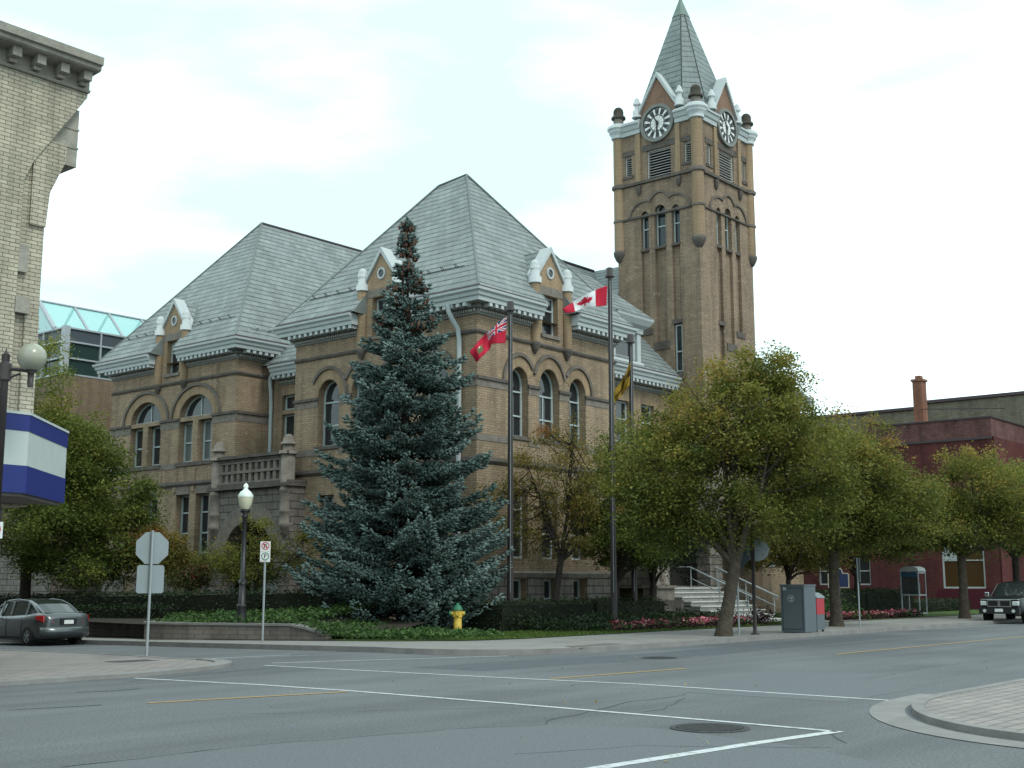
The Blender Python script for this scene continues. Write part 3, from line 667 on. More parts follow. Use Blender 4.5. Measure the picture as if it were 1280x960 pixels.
# snow guards: a thin rail with loops near the eaves
sg = MB()
def guard(p0, p1, nrm, n):
    p0, p1, nrm = Vector(p0), Vector(p1), Vector(nrm)
    sg.tube([p0, p1], .014, 5)
    for i in range(n):
        q = p0.lerp(p1, (i+.5)/n); e = (p1-p0).normalized()
        sg.tube([q-nrm*.12-e*.06, q+nrm*.12-e*.02, q+nrm*.16+e*.05, q-nrm*.1+e*.09], .016, 5)
def done():
    global sg
    sg.build('snow_guard', M['metal_dark'], hall); sg = MB()
for y0, y1, n in ((7.0, 10.1, 4), (.9, 3.9, 4), (21.3, 24.4, 4), (15.3, 18.3, 4)): guard((.24, y0, 14.0), (.24, y1, 14.0), (-.78, 0, .62), n); done()
guard((.4, 14.42, 13.3), (2.6, 14.42, 13.3), (0, -.78, .62), 3); done()
# --- dormer gables
def gable(F, c, parent):
    g = MB()
    g.wall(F, [(c-.86, 12.29), (c-GLW-.003, 12.29), (c-GLW-.003, 13.38), (c+GLW+.003, 13.38), (c+GLW+.003, 12.29), (c+.86, 12.29), (c+.86, 14.05), (c, 15.25), (c-.86, 14.05)], [], .5, edge=True)
    o = g.build('dormer_gable', M['brick_round'], parent)
    ch = MB()                                # cheeks and little roof running back into the slates
    ch.fbox(F, c-.84, c-.7, 12.3, 14.0, -1.9, -.51); ch.fbox(F, c+.7, c+.84, 12.3, 14.0, -1.9, -.51); 
    for sg_ in (-1, 1):
        vs = [F(c+sg_*e, zz, dd) for e in (.86, .885) for zz, dd in ((12.74, .68), (12.74, .0), (13.66, .0), (12.86, .66))]
        ch.add(vs, [(0, 1, 2, 3), (7, 6, 5, 4), (0, 4, 5, 1), (1, 5, 6, 2), (2, 6, 7, 3), (3, 7, 4, 0)])
    ch.each('cheek', M['hip'], o)
    k = MB()
    for sg_ in (-1, 1):
        pts = [(c+sg_*1.02, 13.9), (c+sg_*1.02, 14.08), (c, 15.48), (c, 15.24)]
        k.prism(F, pts, -.5, .1)
    k.each('coping', M['white'], o)
    k = MB(); roof_faces(k, [(F(c-1.0, 14.04, -.5), F(c, 15.4, -.5), F(c, 15.4, -2.4), F(c-1.0, 14.04, -2.4)), (F(c+1.0, 14.04, -.5), F(c, 15.4, -.5), F(c, 15.4, -2.4), F(c+1.0, 14.04, -2.4))]); k.build('gablet_roof', M['slate'], o)
    l = MB(); l.fbox(F, c-.86, c+.86, 13.40, 13.74, -.06, .025); l.fbox(F, c-.62, c+.62, 11.6, 11.745, -.3, .08); l.each('lintel', M['stone'], o)
    t = MB(); pts = [(c+.23*math.cos(2*PI*q/20), 14.36+.25*math.sin(2*PI*q/20)) for q in range(20)]
    t.ring(F, pts, [(c+(a-c)*.68, 14.36+(b-14.36)*.68) for a, b in pts], -.02, .05); t.build('oculus_frame', M['white'], o)
    t = MB(); t.prism(F, [(c+(a-c)*.68, 14.36+(b-14.36)*.68) for a, b in pts], -.02, .012); t.build('oculus', M['glass'], o)
    for sg_ in (-1, 1):
        p = F(c+sg_*1.06, 0, .07)
        q = MB(); q.lathe(p, [(.03, 10.82), (.13, 11.0), (.2, 11.22), (.205, 11.24), (.205, 13.72)], 14); q.build('colonnette', M['brick_round'], o)
        q = MB(); q.lathe(p, [(.2, 13.722), (.27, 13.74), (.27, 13.98), (.2, 14.02), (.18, 14.3), (.215, 14.34), (.215, 14.5), (.17, 14.62), (.09, 14.7), (0, 14.73)], 14); q.build('finial', M['white'], o)
        q = MB(); q.lathe(p, [(.02, 10.8), (.14, 11.0), (.23, 11.2), (.23, 11.27), (.205, 11.3)], 14); q.build('corbel', M['stone_dark'], o)
    window(F, gable_hole(c), parent, .26, hbars=(12.82,), vbars=((c, 12.85, 13.3),))
gable(FF, 4.5, hall); gable(FL, 5.3, hall); gable(FL, 19.8, hall)
# --- wooden dormer on the recess roof beside the tower
d = MB(); Fd = Fr(1.75)
d.wall(Fd, [(11.2, 12.0), (13.4, 12.0), (13.4, 13.5), (11.2, 13.5)], [rect(11.6, 13.05, 12.1, 13.0)], .2); d.box(13.25, 13.4, 1.96, 4, 12, 13.5)
dm = d.build('dormer', M['white'], hall)
d = MB(); d.sweep([(11.0, 1.75), (13.4, 1.75), (13.4, 4)], [(-.02, 13.4), (.2, 13.4), (.22, 13.62), (.42, 13.75), (.58, 14.0), (.6, 14.1), (-.02, 14.1)]); d.sweep([(11.0, 1.75), (13.4, 1.75), (13.4, 4)], [(-.02, 11.85), (.25, 11.85), (.2, 12.0), (-.02, 12.0)]); d.box(13.2, 13.5, 1.62, 1.74, 12.0, 13.4); d.build('dormer_cornice', M['white'], dm)
d = MB(); roof_faces(d, [((10.6, 1.15, 14.12), (14.0, 1.15, 14.12), (12.0, 3.4, 16.2), (10.6, 3.4, 16.2)), ((14.0, 1.15, 14.12), (14.0, 5, 14.12), (12.0, 5, 16.2), (12.0, 3.4, 16.2))]); d.build('dormer_roof', M['slate'], dm)
window(Fd, rect(11.6, 13.05, 12.1, 13.0), hall, .1)
# --- downpipes
d = MB(); d.tube([(1.9, 14.05, 12.3), (1.9, 14.05, 11.95), (1.85, 14.25, 11.6), (1.75, 14.5, 11.2), (1.75, 14.52, 10.9), (1.85, 14.56, 10.5), (1.9, 14.58, 9.9), (1.9, 14.58, 7.1)], .095, 8); d.build('downpipe', M['fascia'], hall)
d = MB(); d.tube([(-.62, .95, 12.3), (-.6, .95, 12.05), (-.45, .9, 11.75), (-.2, .82, 11.4), (-.13, .8, 11.0), (-.13, .8, 2)], .095, 8); d.build('downpipe', M['fascia'], hall)
# --- stone porches with balustrades (side recess and front recess)
def porch(F, a, b, arch_c, hw, spring, rise, parent, zb=-1.5, depth=2.7):
    m = MB(); m.wall(F, [(a, zb), (b, zb), (b, 5.75), (a, 5.75)], [arch(arch_c, hw, zb+.1, spring, rise)], .7, edge=True)
    m.fbox(F, a, a+.5, zb, 5.75, -depth, -.71); m.fbox(F, b-.5, b, zb, 5.75, -depth, -.71)
    p = m.build('porch', M['rustic'], parent)
    k = MB(); band(k, F, arch_c, spring, hw+.02, rise+.02, hw+.75, rise+.75, -.02, .04, n=24); k.build('arch_stones', M['stone'], p)
    k = MB(); k.fbox(F, a-.1, b+.1, 5.76, 5.9, -depth, .22); k.fbox(F, a-.1, b+.1, 5.91, 6.02, -depth, .12); k.fbox(F, a+.1, b-.1, 7.0, 7.1, -.3, .1); k.fbox(F, a, b, 7.11, 7.24, -.36, .2); k.build('ledge', M['stone_dark'], p)
    k = MB(); k.fbox(F, a+.3, b-.3, 6.03, 6.99, -.24, -.16); k.fbox(F, a+.3, b-.3, 6.46, 6.58, -.2, .06); k.fbox(F, a+.3, b-.3, 6.9, 7.0, -.2, .06); k.fbox(F, a+.3, b-.3, 6.02, 6.1, -.2, .06)
    n = int((b-a-.8)/.42)
    for i in range(n):
        s = a+.45+(b-a-.9)*(i+.5)/n
        k.fbox(F, s-.1, s+.1, 6.58, 6.9, -.17, .03); k.fbox(F, s-.1, s+.1, 6.1, 6.46, -.17, .03)
    k.build('balustrade', M['stone'], p)
    for s in (a+.32, b-.32):
        q = MB(); c = F(s, 0, -.1)
        q.lathe(c, [(.10, 3.6), (.27, 3.78), (.30, 4.0), (.34, 4.05), (.34, 4.2), (.30, 4.25), (.30, 4.6), (.33, 4.65), (.33, 4.75), (.30, 4.8), (.30, 5.5), (.33, 5.55), (.33, 5.66), (.30, 5.7), (.30, 7.1), (.4, 7.12), (.4, 7.25), (.25, 7.27), (.24, 7.52), (.34, 7.54), (.34, 7.62), (.26, 7.64), (.25, 7.78), (.18, 7.9), (.08, 7.97), (0, 7.985)], 18)
        q.build('pier', M['stone'], p)
    q = MB(); q.fbox(F, arch_c-hw, arch_c+hw, zb, spring+rise, -1.6, -1.5); q.build('door', M['opening_shade'], p)
    return p
porch(Fl(-.8), 9.75, 15.2, 12.45, 1.75, 2.6, 1.75, hall)
porch(Fr(-.9), 10.2, 16.2, 13.4, 1.7, 3.0, 1.7, hall, 1.5)
# front steps and their railings
s_ = MB(); tr_ = MB()
for i in range(8):
    z1 = .19*(i+1); s_.box(11.02, 15.73, -4.17+.45*i, -.2 if i == 7 else -.9, -.2 if i == 0 else z1-.19, z1-.05); tr_.box(11.0, 15.75, -4.22+.45*i, (-.2 if i == 7 else -4.2+.45*(i+1)), z1-.049, z1)
stp = s_.build('entrance_steps', mat('step_risers', (.24, .235, .22), .9, var=.25, vscale=5), hall); tr_.each('tread', M['steps'], stp)
for u in (13.2, 15.5):
    h = MB(); h.tube([(u, -4.0, 1.02), (u, -4.1, 1.12), (u, -1.0, 2.42), (u, -.3, 2.42)], .035, 8); h.tube([(u, -3.95, .72), (u, -1.0, 1.95)], .025, 6)
    for k in (-3.9, -2.5, -1.05): h.tube([(u, k, .2+(k+4.2)*.422), (u, k, 1.12+(k+4.1)*.42)], .028, 6)
    h.build('handrail', M['galv'], stp)
pr = MB(); pr.box(9.6, 10.99, -1.6, -.92, .0, 1.5); pr.box(9.5, 11.0, -1.7, -.9, 1.5, 1.62); pr.lathe((10.7, -1.25, 0), [(.24, 1.62), (.24, 1.72), (.17, 1.78), (.16, 3.0), (.22, 3.1), (.22, 3.2)], 14); pr.lathe((10.0, -1.25, 0), [(.24, 1.62), (.24, 1.72), (.2, 1.78), (.2, 3.0), (.22, 3.1), (.22, 3.2)], 14); pr.build('entrance_pier', M['stone'], hall)
# --- clock tower
TU0, TU1, TV0, TV1 = 16.5, 21.75, 0.05, 4.95
TL, TF = Fl(TU0), Fr(TV0); TLC, TFC = 2.35, 19.32
tw = MB()
def tower_face(F, c, lo, hi, sl):
    A3 = [(c+.93, .24, 20.22, .3), (c, .33, 20.22, .58), (c-.93, .24, 20.22, .3)]
    h = [arch(x, w_, 18.55, s2, r_) for x, w_, s2, r_ in A3]
    h += [rect(c-.72, c+.72, 22.12, 23.68)] + [rect(c+q-.21, c+q+.21, 22.6, 23.65) for q in (-1.72, 1.88)]
    return A3, h
A3L, hL = tower_face(TL, TLC, TV0, TV1, 1); A3F, hF = tower_face(TF, TFC, TU0, TU1, 1)
for F, c, lo, hi, hs in ((TL, TLC, TV0, TV1, hL), (TF, TFC, TU0, TU1, hF)):
    chan = [rect(c+q-w_, c+q+w_, zb, 18.4) for q, w_, zb in ((.93, .24, 14.3), (0, .33, 13.5), (-.93, .24, 11.9))]
    tw.wall(F, [(lo, -1), (hi, -1), (hi, 24.75), (lo, 24.75)], hs+chan, .32)
tw.box(TU0+.003, TU1, TV1-.3, TV1, -1, 24.75); tw.box(TU1-.3, TU1, TV0+.003, TV1-.31, -1, 24.75)
tower = tw.build('tower_wall', M['brick_tower'], hall)
t = MB()
for F, c in ((TL, TLC), (TF, TFC)):
    for q, w_, zb in ((.93, .24, 14.3), (0, .33, 13.5), (-.93, .24, 11.9)): t.fbox(F, c+q-w_-.02, c+q+w_+.02, zb-.05, 18.42, -.32, -.17)
t.each('recessed_panel', M['brick_tower'], tower)
t = MB()
for F, c in ((TL, TLC), (TF, TFC)):
    t.fbox(F, c+.93-.4, c+.93+.42, 14.05, 14.36, -.2, .05); t.fbox(F, c-.46, c+.48, 13.2, 13.6, -.2, .05); t.fbox(F, c-.93-.3, c-.93+.32, 14.42, 14.62, -.1, .04); t.fbox(F, c-.93-.4, c-.93+.55, 11.6, 11.92, -.2, .06)
    t.fbox(F, c+.66, c+1.2, 18.42, 18.54, -.3, .03); t.fbox(F, c-.37, c+.37, 18.42, 18.54, -.3, .03); t.fbox(F, c-1.2, c-.66, 18.42, 18.54, -.3, .03)
    for q in (-1.72, 1.88): t.fbox(F, c+q-.32, c+q+.32, 22.44, 22.59, -.2, .05); t.fbox(F, c+q-.36, c+q+.36, 23.68, 23.95, -.2, .03)
    t.fbox(F, c-1.0, c+1.0, 23.7, 24.02, -.2, .03)
t.each('tower_stone', M['stone_dark'], tower)
for F, c, A3 in ((TL, TLC, A3L), (TF, TFC, A3F)):
    for x, w_, s2, r_ in A3: window(F, arch(x, w_, 18.55, s2, r_), hall, .22, fr=.07, hbars=(19.6,))
    window(F, rect(c-.93-.2, c-.93+.2, 12.0, 14.35), hall, .1, fr=.06, hbars=(13.0,)) if F is TL else None
    for x0, x1, z0, z1, nn in ((c-.72, c+.72, 22.12, 23.68, 11), (c-1.93, c-1.51, 22.6, 23.65, 9), (c+1.67, c+2.09, 22.6, 23.65, 9)):
        lv = MB(); lv.fbox(F, x0, x1, z0, z1, -.31, -.3, 1); lv.ring(F, rect(x0, x1, z0, z1), inset(rect(x0, x1, z0, z1), .05), -.25, -.08)
        for i in range(nn):
            z = z0+(z1-z0)*(i+.5)/nn; hh = (z1-z0)/nn
            vs = [F(a, z+b, e) for a in (x0+.04, x1-.04) for b, e in ((-hh*.36, -.1), (-hh*.2, -.1), (hh*.1, -.26), (hh*-.05, -.26))]
            lv.add(vs, [(0, 1, 2, 3), (4, 7, 6, 5), (0, 4, 5, 1), (1, 5, 6, 2), (2, 6, 7, 3), (3, 7, 4, 0)])
        lv.build('louvre', [M['louvre'], M['opening_shade']], tower)
    h = MB(); a = MB()
    J = .72
    for x, hw, rs, zz, a0, a1 in ((c+.92, .95, .88, 20.25, 0, PI-1.12), (c, .84, 1.2, 20.25, .78, PI-.78), (c-.92, .95, .88, 20.25, 1.12, PI)):
        band(h, F, x, zz, hw-.11, rs-.12, hw, rs, -.02, .08, a0, a1); band(a, F, x, zz, .34, .44, hw-.12, rs-.13, -.02, .01, a0, a1)
    h.each('hood_mould', M['stone_mid'], tower); a.each('arch_ring', M['brick_tower'], tower)
    p = MB()
    for q in (-1.18, 1.22):
        p.fbox(F, c+q-.14, c+q+.14, 22.13, 24.7, -.02, .1)
    p.each('pilaster', M['brick_round'], tower)
    p = MB()
    for q in (-1.18, 1.22): p.lathe(F(c+q, 0, .06), [(.03, 21.4), (.12, 21.55), (.15, 21.8), (.15, 21.9)], 10)
    p.each('corbel', M['stone_dark'], tower)
    # gable, clock and coping above each face
    g = MB(); g.wall(F, [(c-1.05, 24.7), (c+1.05, 24.7), (c+1.05, 25.8), (c, 27.55), (c-1.05, 25.8)], [], .5, edge=True); g.build('clock_gable', M['brick_gable'], tower)
    k = MB()
    for sg_ in (-1, 1): k.prism(F, [(c+sg_*1.22, 25.6), (c+sg_*1.22, 25.84), (c, 27.8), (c, 27.53)], -.45, .12)
    k.each('coping', M['white'], tower)
    k = MB(); roof_faces(k, [(F(c-1.2, 25.8, -.45), F(c, 27.72, -.45), F(c, 27.72, -2.2), F(c-1.2, 25.8, -2.2)), (F(c+1.2, 25.8, -.45), F(c, 27.72, -.45), F(c, 27.72, -2.2), F(c+1.2, 25.8, -2.2))]); k.build('gablet_roof', M['slate_tower'], tower)
    for sg_ in (-1, 1):
        q = MB(); q.lathe(F(c+sg_*1.3, 0, -.02), [(.27, 25.62), (.27, 25.7), (.22, 25.75), (.22, 26.0), (.13, 26.1), (.13, 26.3), (.2, 26.34), (.2, 26.45), (.14, 26.5), (.13, 26.62), (.06, 26.72), (0, 26.74)], 12); q.build('finial', M['white'], tower)
    cz = 25.02; circ = lambda r_, n=40: [(c+r_*math.cos(2*PI*q/n), cz+r_*1.0*math.sin(2*PI*q/n)) for q in range(n)]
    k = MB(); k.ring(F, circ(1.0), circ(.84), -.1, .16); clk = k.build('clock', M['frieze'], tower)
    k = MB(); k.prism(F, circ(.845), .05, .075); k.build('dial', M['dial'], clk)
    k = MB(); k.ring(F, circ(.45), circ(.40), .076, .09); k.ring(F, circ(.845), circ(.80), .076, .09)
    for i in range(12):
        an = PI/2-2*PI*i/12
        for off, wd in ((-.07, .03), (0, .035), (.07, .03)):
            ca, sa = math.cos(an), math.sin(an); px_, pz_ = -sa, ca
            k.prism(F, [(c+ca*r_+px_*(off*(r_/.6)+sg_*wd), cz+sa*r_+pz_*(off*(r_/.6)+sg_*wd)) for r_, sg_ in ((.47, -1), (.78, -1), (.78, 1), (.47, 1))], .076, .088)
    for i in range(6):
        an = PI*i/6; ca, sa = math.cos(an), math.sin(an); k.prism(F, [(c+ca*r_-sa*w2, cz+sa*r_+ca*w2) for r_, w2 in ((-.4, -.006), (.4, -.006), (.4, .006), (-.4, .006))], .076, .084)
    k.build('numerals', M['metal_dark'], clk)
    mir = -1 if F is TL else 1                 # the side face is seen with its axis running to the left
    k = MB()
    for an, ln, wd in ((R(90)+R(28), .72, .035), (R(270)-R(4), .5, .05)):
        ca, sa = math.cos(an)*mir, math.sin(an)
        k.prism(F, [(c+ca*r_-sa*w2, cz+sa*r_+ca*w2) for r_, w2 in ((-.12, -wd), (ln*.8, -wd), (ln, 0), (ln*.8, wd), (-.12, wd))], .095, .115)
    k.lathe(F(c, cz, .1), [(0, -.08), (.08, 0), (0, .08)], 10); k.build('clock_hands', M['metal_dark'], clk)
r = MB(); tp = [(TU0, TV1), (TU0, TV0), (TU1, TV0), (TU1, TV1)]
for z0, hgt, o_ in ((22.0, .14, .12), (20.2, .09, .08)): r.sweep(tp, [(-.02, z0-.02), (o_, z0), (o_, z0+hgt), (-.02, z0+hgt+.05)])
r.build('ring_course', M['stone_dark'], tower)
for F, c, lo, hi in ((TL, TLC, TV0, TV1), (TF, TFC, TU0, TU1)):
    for a, b in ((lo, c-1.06), (c+1.06, hi)):
        k = MB(); path = [F(b, 0, 0)[:2], F(a, 0, 0)[:2]] if F is TL else [F(a, 0, 0)[:2], F(b, 0, 0)[:2]]
        k.sweep(path, [(-.1, 24.72), (.12, 24.74), (.14, 24.95), (.2, 25.0), (.26, 25.2), (.32, 25.24), (.32, 25.34), (.1, 25.5), (-.4, 25.52), (-.4, 24.72)]); k.build('tower_cornice', M['fascia'], tower)
for x, y in ((TU0+.08, TV0+.08), (TU0+.08, TV1-.08), (TU1-.08, TV0+.08), (TU1-.08, TV1-.08)):
    k = MB(); k.lathe((x, y, 0), [(.30, 18.6), (.30, 24.72)], 18); k.build('turret', M['brick_round'], tower)
    k = MB(); k.lathe((x, y, 0), [(.08, 18.05), (.2, 18.15), (.31, 18.38), (.35, 18.5), (.35, 18.64), (.30, 18.66)], 18); k.build('turret_corbel', M['stone_dark'], tower)
    k = MB(); k.lathe((x, y, 0), [(.30, 21.95), (.39, 22.0), (.41, 22.12), (.34, 22.2), (.30, 22.22)], 18); k.build('turret_ring', M['stone_dark'], tower)
    k = MB(); k.lathe((x, y, 0), [(.30, 20.18), (.345, 20.2), (.345, 20.3), (.30, 20.32)], 18); k.build('turret_ring', M['stone_dark'], tower)
    k = MB(); k.lathe((x, y, 0), [(.30, 24.73), (.39, 24.76), (.41, 24.95), (.49, 25.02), (.53, 25.22), (.6, 25.26), (.6, 25.38), (.45, 25.5), (.28, 25.55)], 18); k.build('turret_cap', M['fascia'], tower)
    k = MB(); k.lathe((x, y, 0), [(.27, 25.5), (.27, 25.85)], 16, 0); pn_ = k.build('pinnacle', M['stone'], tower)
    k = MB(); k.lathe((x, y, 0), [(.36, 25.86), (.39, 25.92), (.36, 26.0), (.27, 26.04), (.275, 26.26), (.24, 26.4), (.15, 26.5), (0, 26.54)], 16); k.build('pinnacle_cap', M['pinn'], pn_)
ax = Vector((19.1, 2.45, 33.0)); R0 = 2.12; zb = 25.3; zt = 31.75
ang = [R(22.5+45*i) for i in range(8)]
ho = [(2.5, 1.5), (1.5, 2.42), (-1.5, 2.42), (-2.5, 1.5), (-2.5, -1.5), (-1.5, -2.42), (1.5, -2.42), (2.5, -1.5)]
base = [(ax.x+a, ax.y+b, zb) for a, b in ho]; kk = (ax.z-zt)/(ax.z-zb)
top = [(ax.x+a*kk, ax.y+b*kk, zt) for a, b in ho]
r = MB(); roof_faces(r, [(base[i], base[(i+1) % 8], top[(i+1) % 8], top[i]) for i in range(8)]); r.build('spire', M['slate_tower'], tower)
r = MB(); r.add([(ax.x+(p[0]-ax.x)*1.06, ax.y+(p[1]-ax.y)*1.06, p[2]) for p in top]+[tuple(ax)], [(i, (i+1) % 8, 8) for i in range(8)]); r.lathe((ax.x, ax.y, ax.z), [(.05, -.3), (.14, -.1), (.14, .05), (.03, .2), (0, .5)], 10); r.build('spire_cap', M['copper'], tower)
r = MB(); r.tube([(base[4][0], base[4][1], base[4][2]), top[4]], .03, 5); r.tube([base[5], top[5]], .03, 5); r.build('spire_ridge', M['slate_tower'], tower)
r = MB(); r.box(TU0+.1, TU1-.1, TV0+.1, TV1-.1, 25.2, 25.45); r.build('tower_deck', M['frieze'], tower)

# ------------------------------------------------------------------ glass-roofed addition behind the left pavilion
M['glaz'] = mat('turquoise_roof_glazing', (.30, .62, .58), .15, spec=.5)
M['glaz'].node_tree.nodes['Principled BSDF'].inputs['Alpha'].default_value = .55
M['curtain'] = mat('dark_curtain_glass', (.016, .034, .03), .06, spec=.6); M['spandrel'] = mat('grey_spandrel', (.06, .07, .08), .35)
M['alu'] = mat('aluminium_mullion', (.36, .39, .41), .45, metal=.3)
M['brick_add'] = mat_brick('brown_brick', (.21, .15, .10), (.175, .125, .085), (.14, .105, .075), .30, .095, .012, .14)
add = empty('glass_building', (4, 33, 0), 'modern brown brick addition with dark glass storey and turquoise skylight behind the left pavilion', 'building')
b = MB(); b.box(.1, 30, 30, 42, -2, 12.85); b.build('wall', M['brick_add'], add)
b = MB(); b.box(.02, 30, 29.92, 42, -2, 3.6); b.build('stone_base', M['rustic'], add)
b = MB(); b.box(.2, 30, 30.1, 42, 12.86, 15.4); b.build('glass_storey', M['curtain'], add)
b = MB(); b.box(.17, 30, 30.07, 42.02, 14.72, 15.41); b.build('spandrel', M['spandrel'], add)
b = MB()
for z in (12.86, 13.75, 14.66, 15.41): b.box(.02, 30, 29.98, 30.12, z, z+.09); b.box(.02, .16, 30.12, 42, z, z+.09)
b.box(.0, .34, 29.96, 30.3, 12.86, 15.55)
for k in range(1, 14): b.box(.1+k*2.1, .1+k*2.1+.09, 29.99, 30.11, 12.87, 15.4)
for k in range(1, 6): b.box(.03, .15, 30.1+k*2.1, 30.19+k*2.1, 12.87, 15.4)
b.build('mullions', M['alu'], add)
sk = MB(); sk.add([(.1, 31.2, 15.52), (30, 31.2, 15.52), (30, 33.1, 17.35), (.1, 33.1, 17.35)], [(0, 1, 2, 3)]); sk.add([(.1, 35, 15.52), (30, 35, 15.52), (30, 33.1, 17.35), (.1, 33.1, 17.35)], [(0, 1, 2, 3)]); sk.add([(.1, 31.2, 15.52), (.1, 35, 15.52), (.1, 33.1, 17.35)], [(0, 1, 2)]); sk.build('skylight', M['glaz'], add)
sk = MB()
for k in range(14):
    u = .1+k*2.2; sk.tube([(u, 31.2, 15.54), (u, 33.1, 17.38), (u, 35, 15.54)], .09 if k else .13, 6)
sk.tube([(0, 33.1, 17.4), (30, 33.1, 17.4)], .07, 6); sk.tube([(0, 31.2, 15.54), (30, 31.2, 15.54)], .07, 6)
sk.build('skylight_ribs', M['alu'], add)

# ------------------------------------------------------------------ theatre building on the left corner, with its marquee
cb = empty('corner_building', (-24, -2, 0), 'yellow brick corner building with corbelled cornice and blue and white marquee', 'building')
WV, UC = -6.0, -20.12
b = MB()
b.box(-60, -21.0, WV, 30, 3.3, 12.9); b.build('wall', M['brick_left'], cb); b = MB(); b.box(-60, -23.6, WV+.02, 30, -1, 3.29)
bk = b.build('wall', M['brick_left'], cb)
b = MB(); FLB = Fr(WV)
b.prism(FLB, [(-60, 8.9), (-21.6, 8.9), (-21.6, 10.3), (-21.4, 10.8), (-20.22, 12.62), (-20.22, 12.71), (-60, 12.71)], -.3, .12)
b.prism(FLB, [(-21.37, 9.4), (-21.005, 9.4), (-20.95, 10.2), (-20.62, 11.0), (-20.62, 11.4), (-21.37, 11.4)], -1.6, .068)
b.box(-20.99, -20.3, -4.4, 30, 10.2, 12.6)
b.each('corbelled_corner', M['brick_left'], cb)
b = MB(); b.fbox(FLB, -60, -21.6, 3.3, 8.895, .002, .12); b.fbox(FLB, -21.35, -21.02, 3.3, 7.4, .002, .07); b.each('pilaster', M['brick_left'], cb)
b = MB(); b.fbox(FLB, -21.62, -21.3, 7.4, 7.75, .0, .16); b.fbox(FLB, -21.6, -21.38, 8.3, 8.9, -.02, .11); b.each('pilaster_cap', M['trim_left'], cb)
b = MB(); b.box(-20.95, -20.27, -5.9, -3.9, 11.0, 12.35); b.box(-20.97, -20.25, -5.92, -3.88, 11.42, 11.46); b.box(-20.97, -20.25, -5.92, -3.88, 11.86, 11.9); b.build('corbel_box', M['trim_left'], cb)
b = MB(); b.sweep([(-60, WV-.1), (-20.2, WV-.1)], [(-.3, 12.72), (.08, 12.72), (.12, 12.77), (.05, 12.8), (.05, 13.1), (.47, 13.12), (.52, 13.15), (.52, 13.23), (.6, 13.245), (.62, 13.42), (-.3, 13.44)]); b.build('cornice', M['trim_left'], cb)
b = MB()
for k in range(14): x = -20.42-k*.56; b.fbox(Fr(WV-.1), x-.1, x+.1, 12.9, 13.11, .052, .36); b.fbox(Fr(WV-.1), x-.08, x+.08, 12.81, 12.895, .052, .2)
b.each('cornice_bracket', M['trim_left'], cb)
M['mblue'] = mat('marquee_blue', (.012, .022, .14), .45, var=.06); M['mwhite'] = mat('marquee_white', (.40, .44, .42), .5, var=.04); M['mtop'] = mat('marquee_top', (.16, .2, .34), .6); M['soffit'] = mat('marquee_soffit', (.12, .11, .10), .8, var=.3)
pl_ = [(-20.14, -6.0), (-22.2, -8.15), (-26.5, -8.35), (-27.5, -6.0)]
def slab(z0, z1, o, m, nm):
    q = MB(); c_ = Vector((-24, -6)); P_ = [Vector(p) for p in pl_]; pts = [(p.x+(p.x-c_.x)*o, p.y+(p.y-c_.y)*o if p.y < -6.01 else p.y) for p in P_]
    q.prism(lambda a, b_, d: (a, b_, d), pts, z0, z1); return q.build(nm, m, cb)
slab(4.62, 4.94, 0, M['mblue'], 'marquee_band'); slab(3.95, 4.62, -.004, M['mwhite'], 'marquee_panel'); slab(3.42, 3.95, 0, M['mblue'], 'marquee_band'); slab(3.36, 3.419, -.03, M['soffit'], 'marquee_soffit'); slab(4.941, 4.99, .006, M['white'], 'marquee_edge')
q = MB(); q.add([(-21.0, -6.002, 5.02), (-22.25, -8.0, 4.995), (-26.4, -8.2, 4.995), (-27, -6.002, 5.02), (-27, -6.002, 5.4), (-21.6, -6.002, 5.3)], [(0, 1, 5), (1, 2, 4, 5), (2, 3, 4), (0, 5, 4, 3), (0, 3, 2, 1)]); q.build('marquee_roof', M['mtop'], cb)

# ------------------------------------------------------------------ buildings on the right
rb = empty('red_brick_shop', (46, 4, 0), 'dark red brick shop with a white framed side window and parapet', 'building')
b = MB(); Fs = Fl(41.65)
b.wall(Fs, [(-5, -.5), (9, -.5), (9, 10.6), (-5, 10.6)], [rect(-4.1, -1.5, 1.4, 4.0), rect(3.2, 4.4, 1.6, 3.4), rect(5.6, 6.8, 1.6, 3.4)]); b.box(42.01, 60, 8.6, 9, -.5, 10.6); b.box(59.6, 60, -5, 8.59, -.5, 10.6)
b.fbox(Fr(-5), 42.01, 60, 3.9, 10.6, -.35, 0); b.fbox(Fr(-5), 42.01, 43.2, -.5, 3.9, -.35, 0); b.fbox(Fr(-5), 47.5, 48.5, -.5, 3.9, -.35, 0); b.box(42.01, 59.5, -4.6, 8.6, 10.2, 10.3); b.box(43.2, 59, -4.66, -4.6, .1, 3.9, 0)
b.build('wall', M['brick_red'], rb)
b = MB(); b.fbox(Fs, -5, 2.0, 10.605, 11.75, -.35, 0); b.fbox(Fs, 2.0, 2.95, 10.605, 11.95, -.4, .05); b.fbox(Fr(-5), 42.01, 60, 10.605, 11.75, -.35, 0); b.build('parapet', M['brick_red_worn'], rb)
b = MB(); b.fbox(Fs, -5.05, 1.99, 11.752, 11.84, -.4, .06); b.fbox(Fs, 1.97, 2.98, 11.952, 12.02, -.42, .08); b.fbox(Fr(-5.02), 41.7, 60, 11.755, 11.84, -.4, .06); b.fbox(Fs, -5, 2.9, 10.45, 10.6, -.02, .06); b.build('coping', M['flash'], rb)
b = MB(); b.fbox(Fs, -4.5, -1.1, .15, 1.35, -.02, .05); b.build('maroon_panel', mat('maroon_panel', (.07, .012, .022), .5), rb)
wd = window(Fs, rect(-4.1, -1.5, 1.4, 4.0), rb, .05, fr=.1, hbars=(3.1,), framem='white', glassm='warmglass')
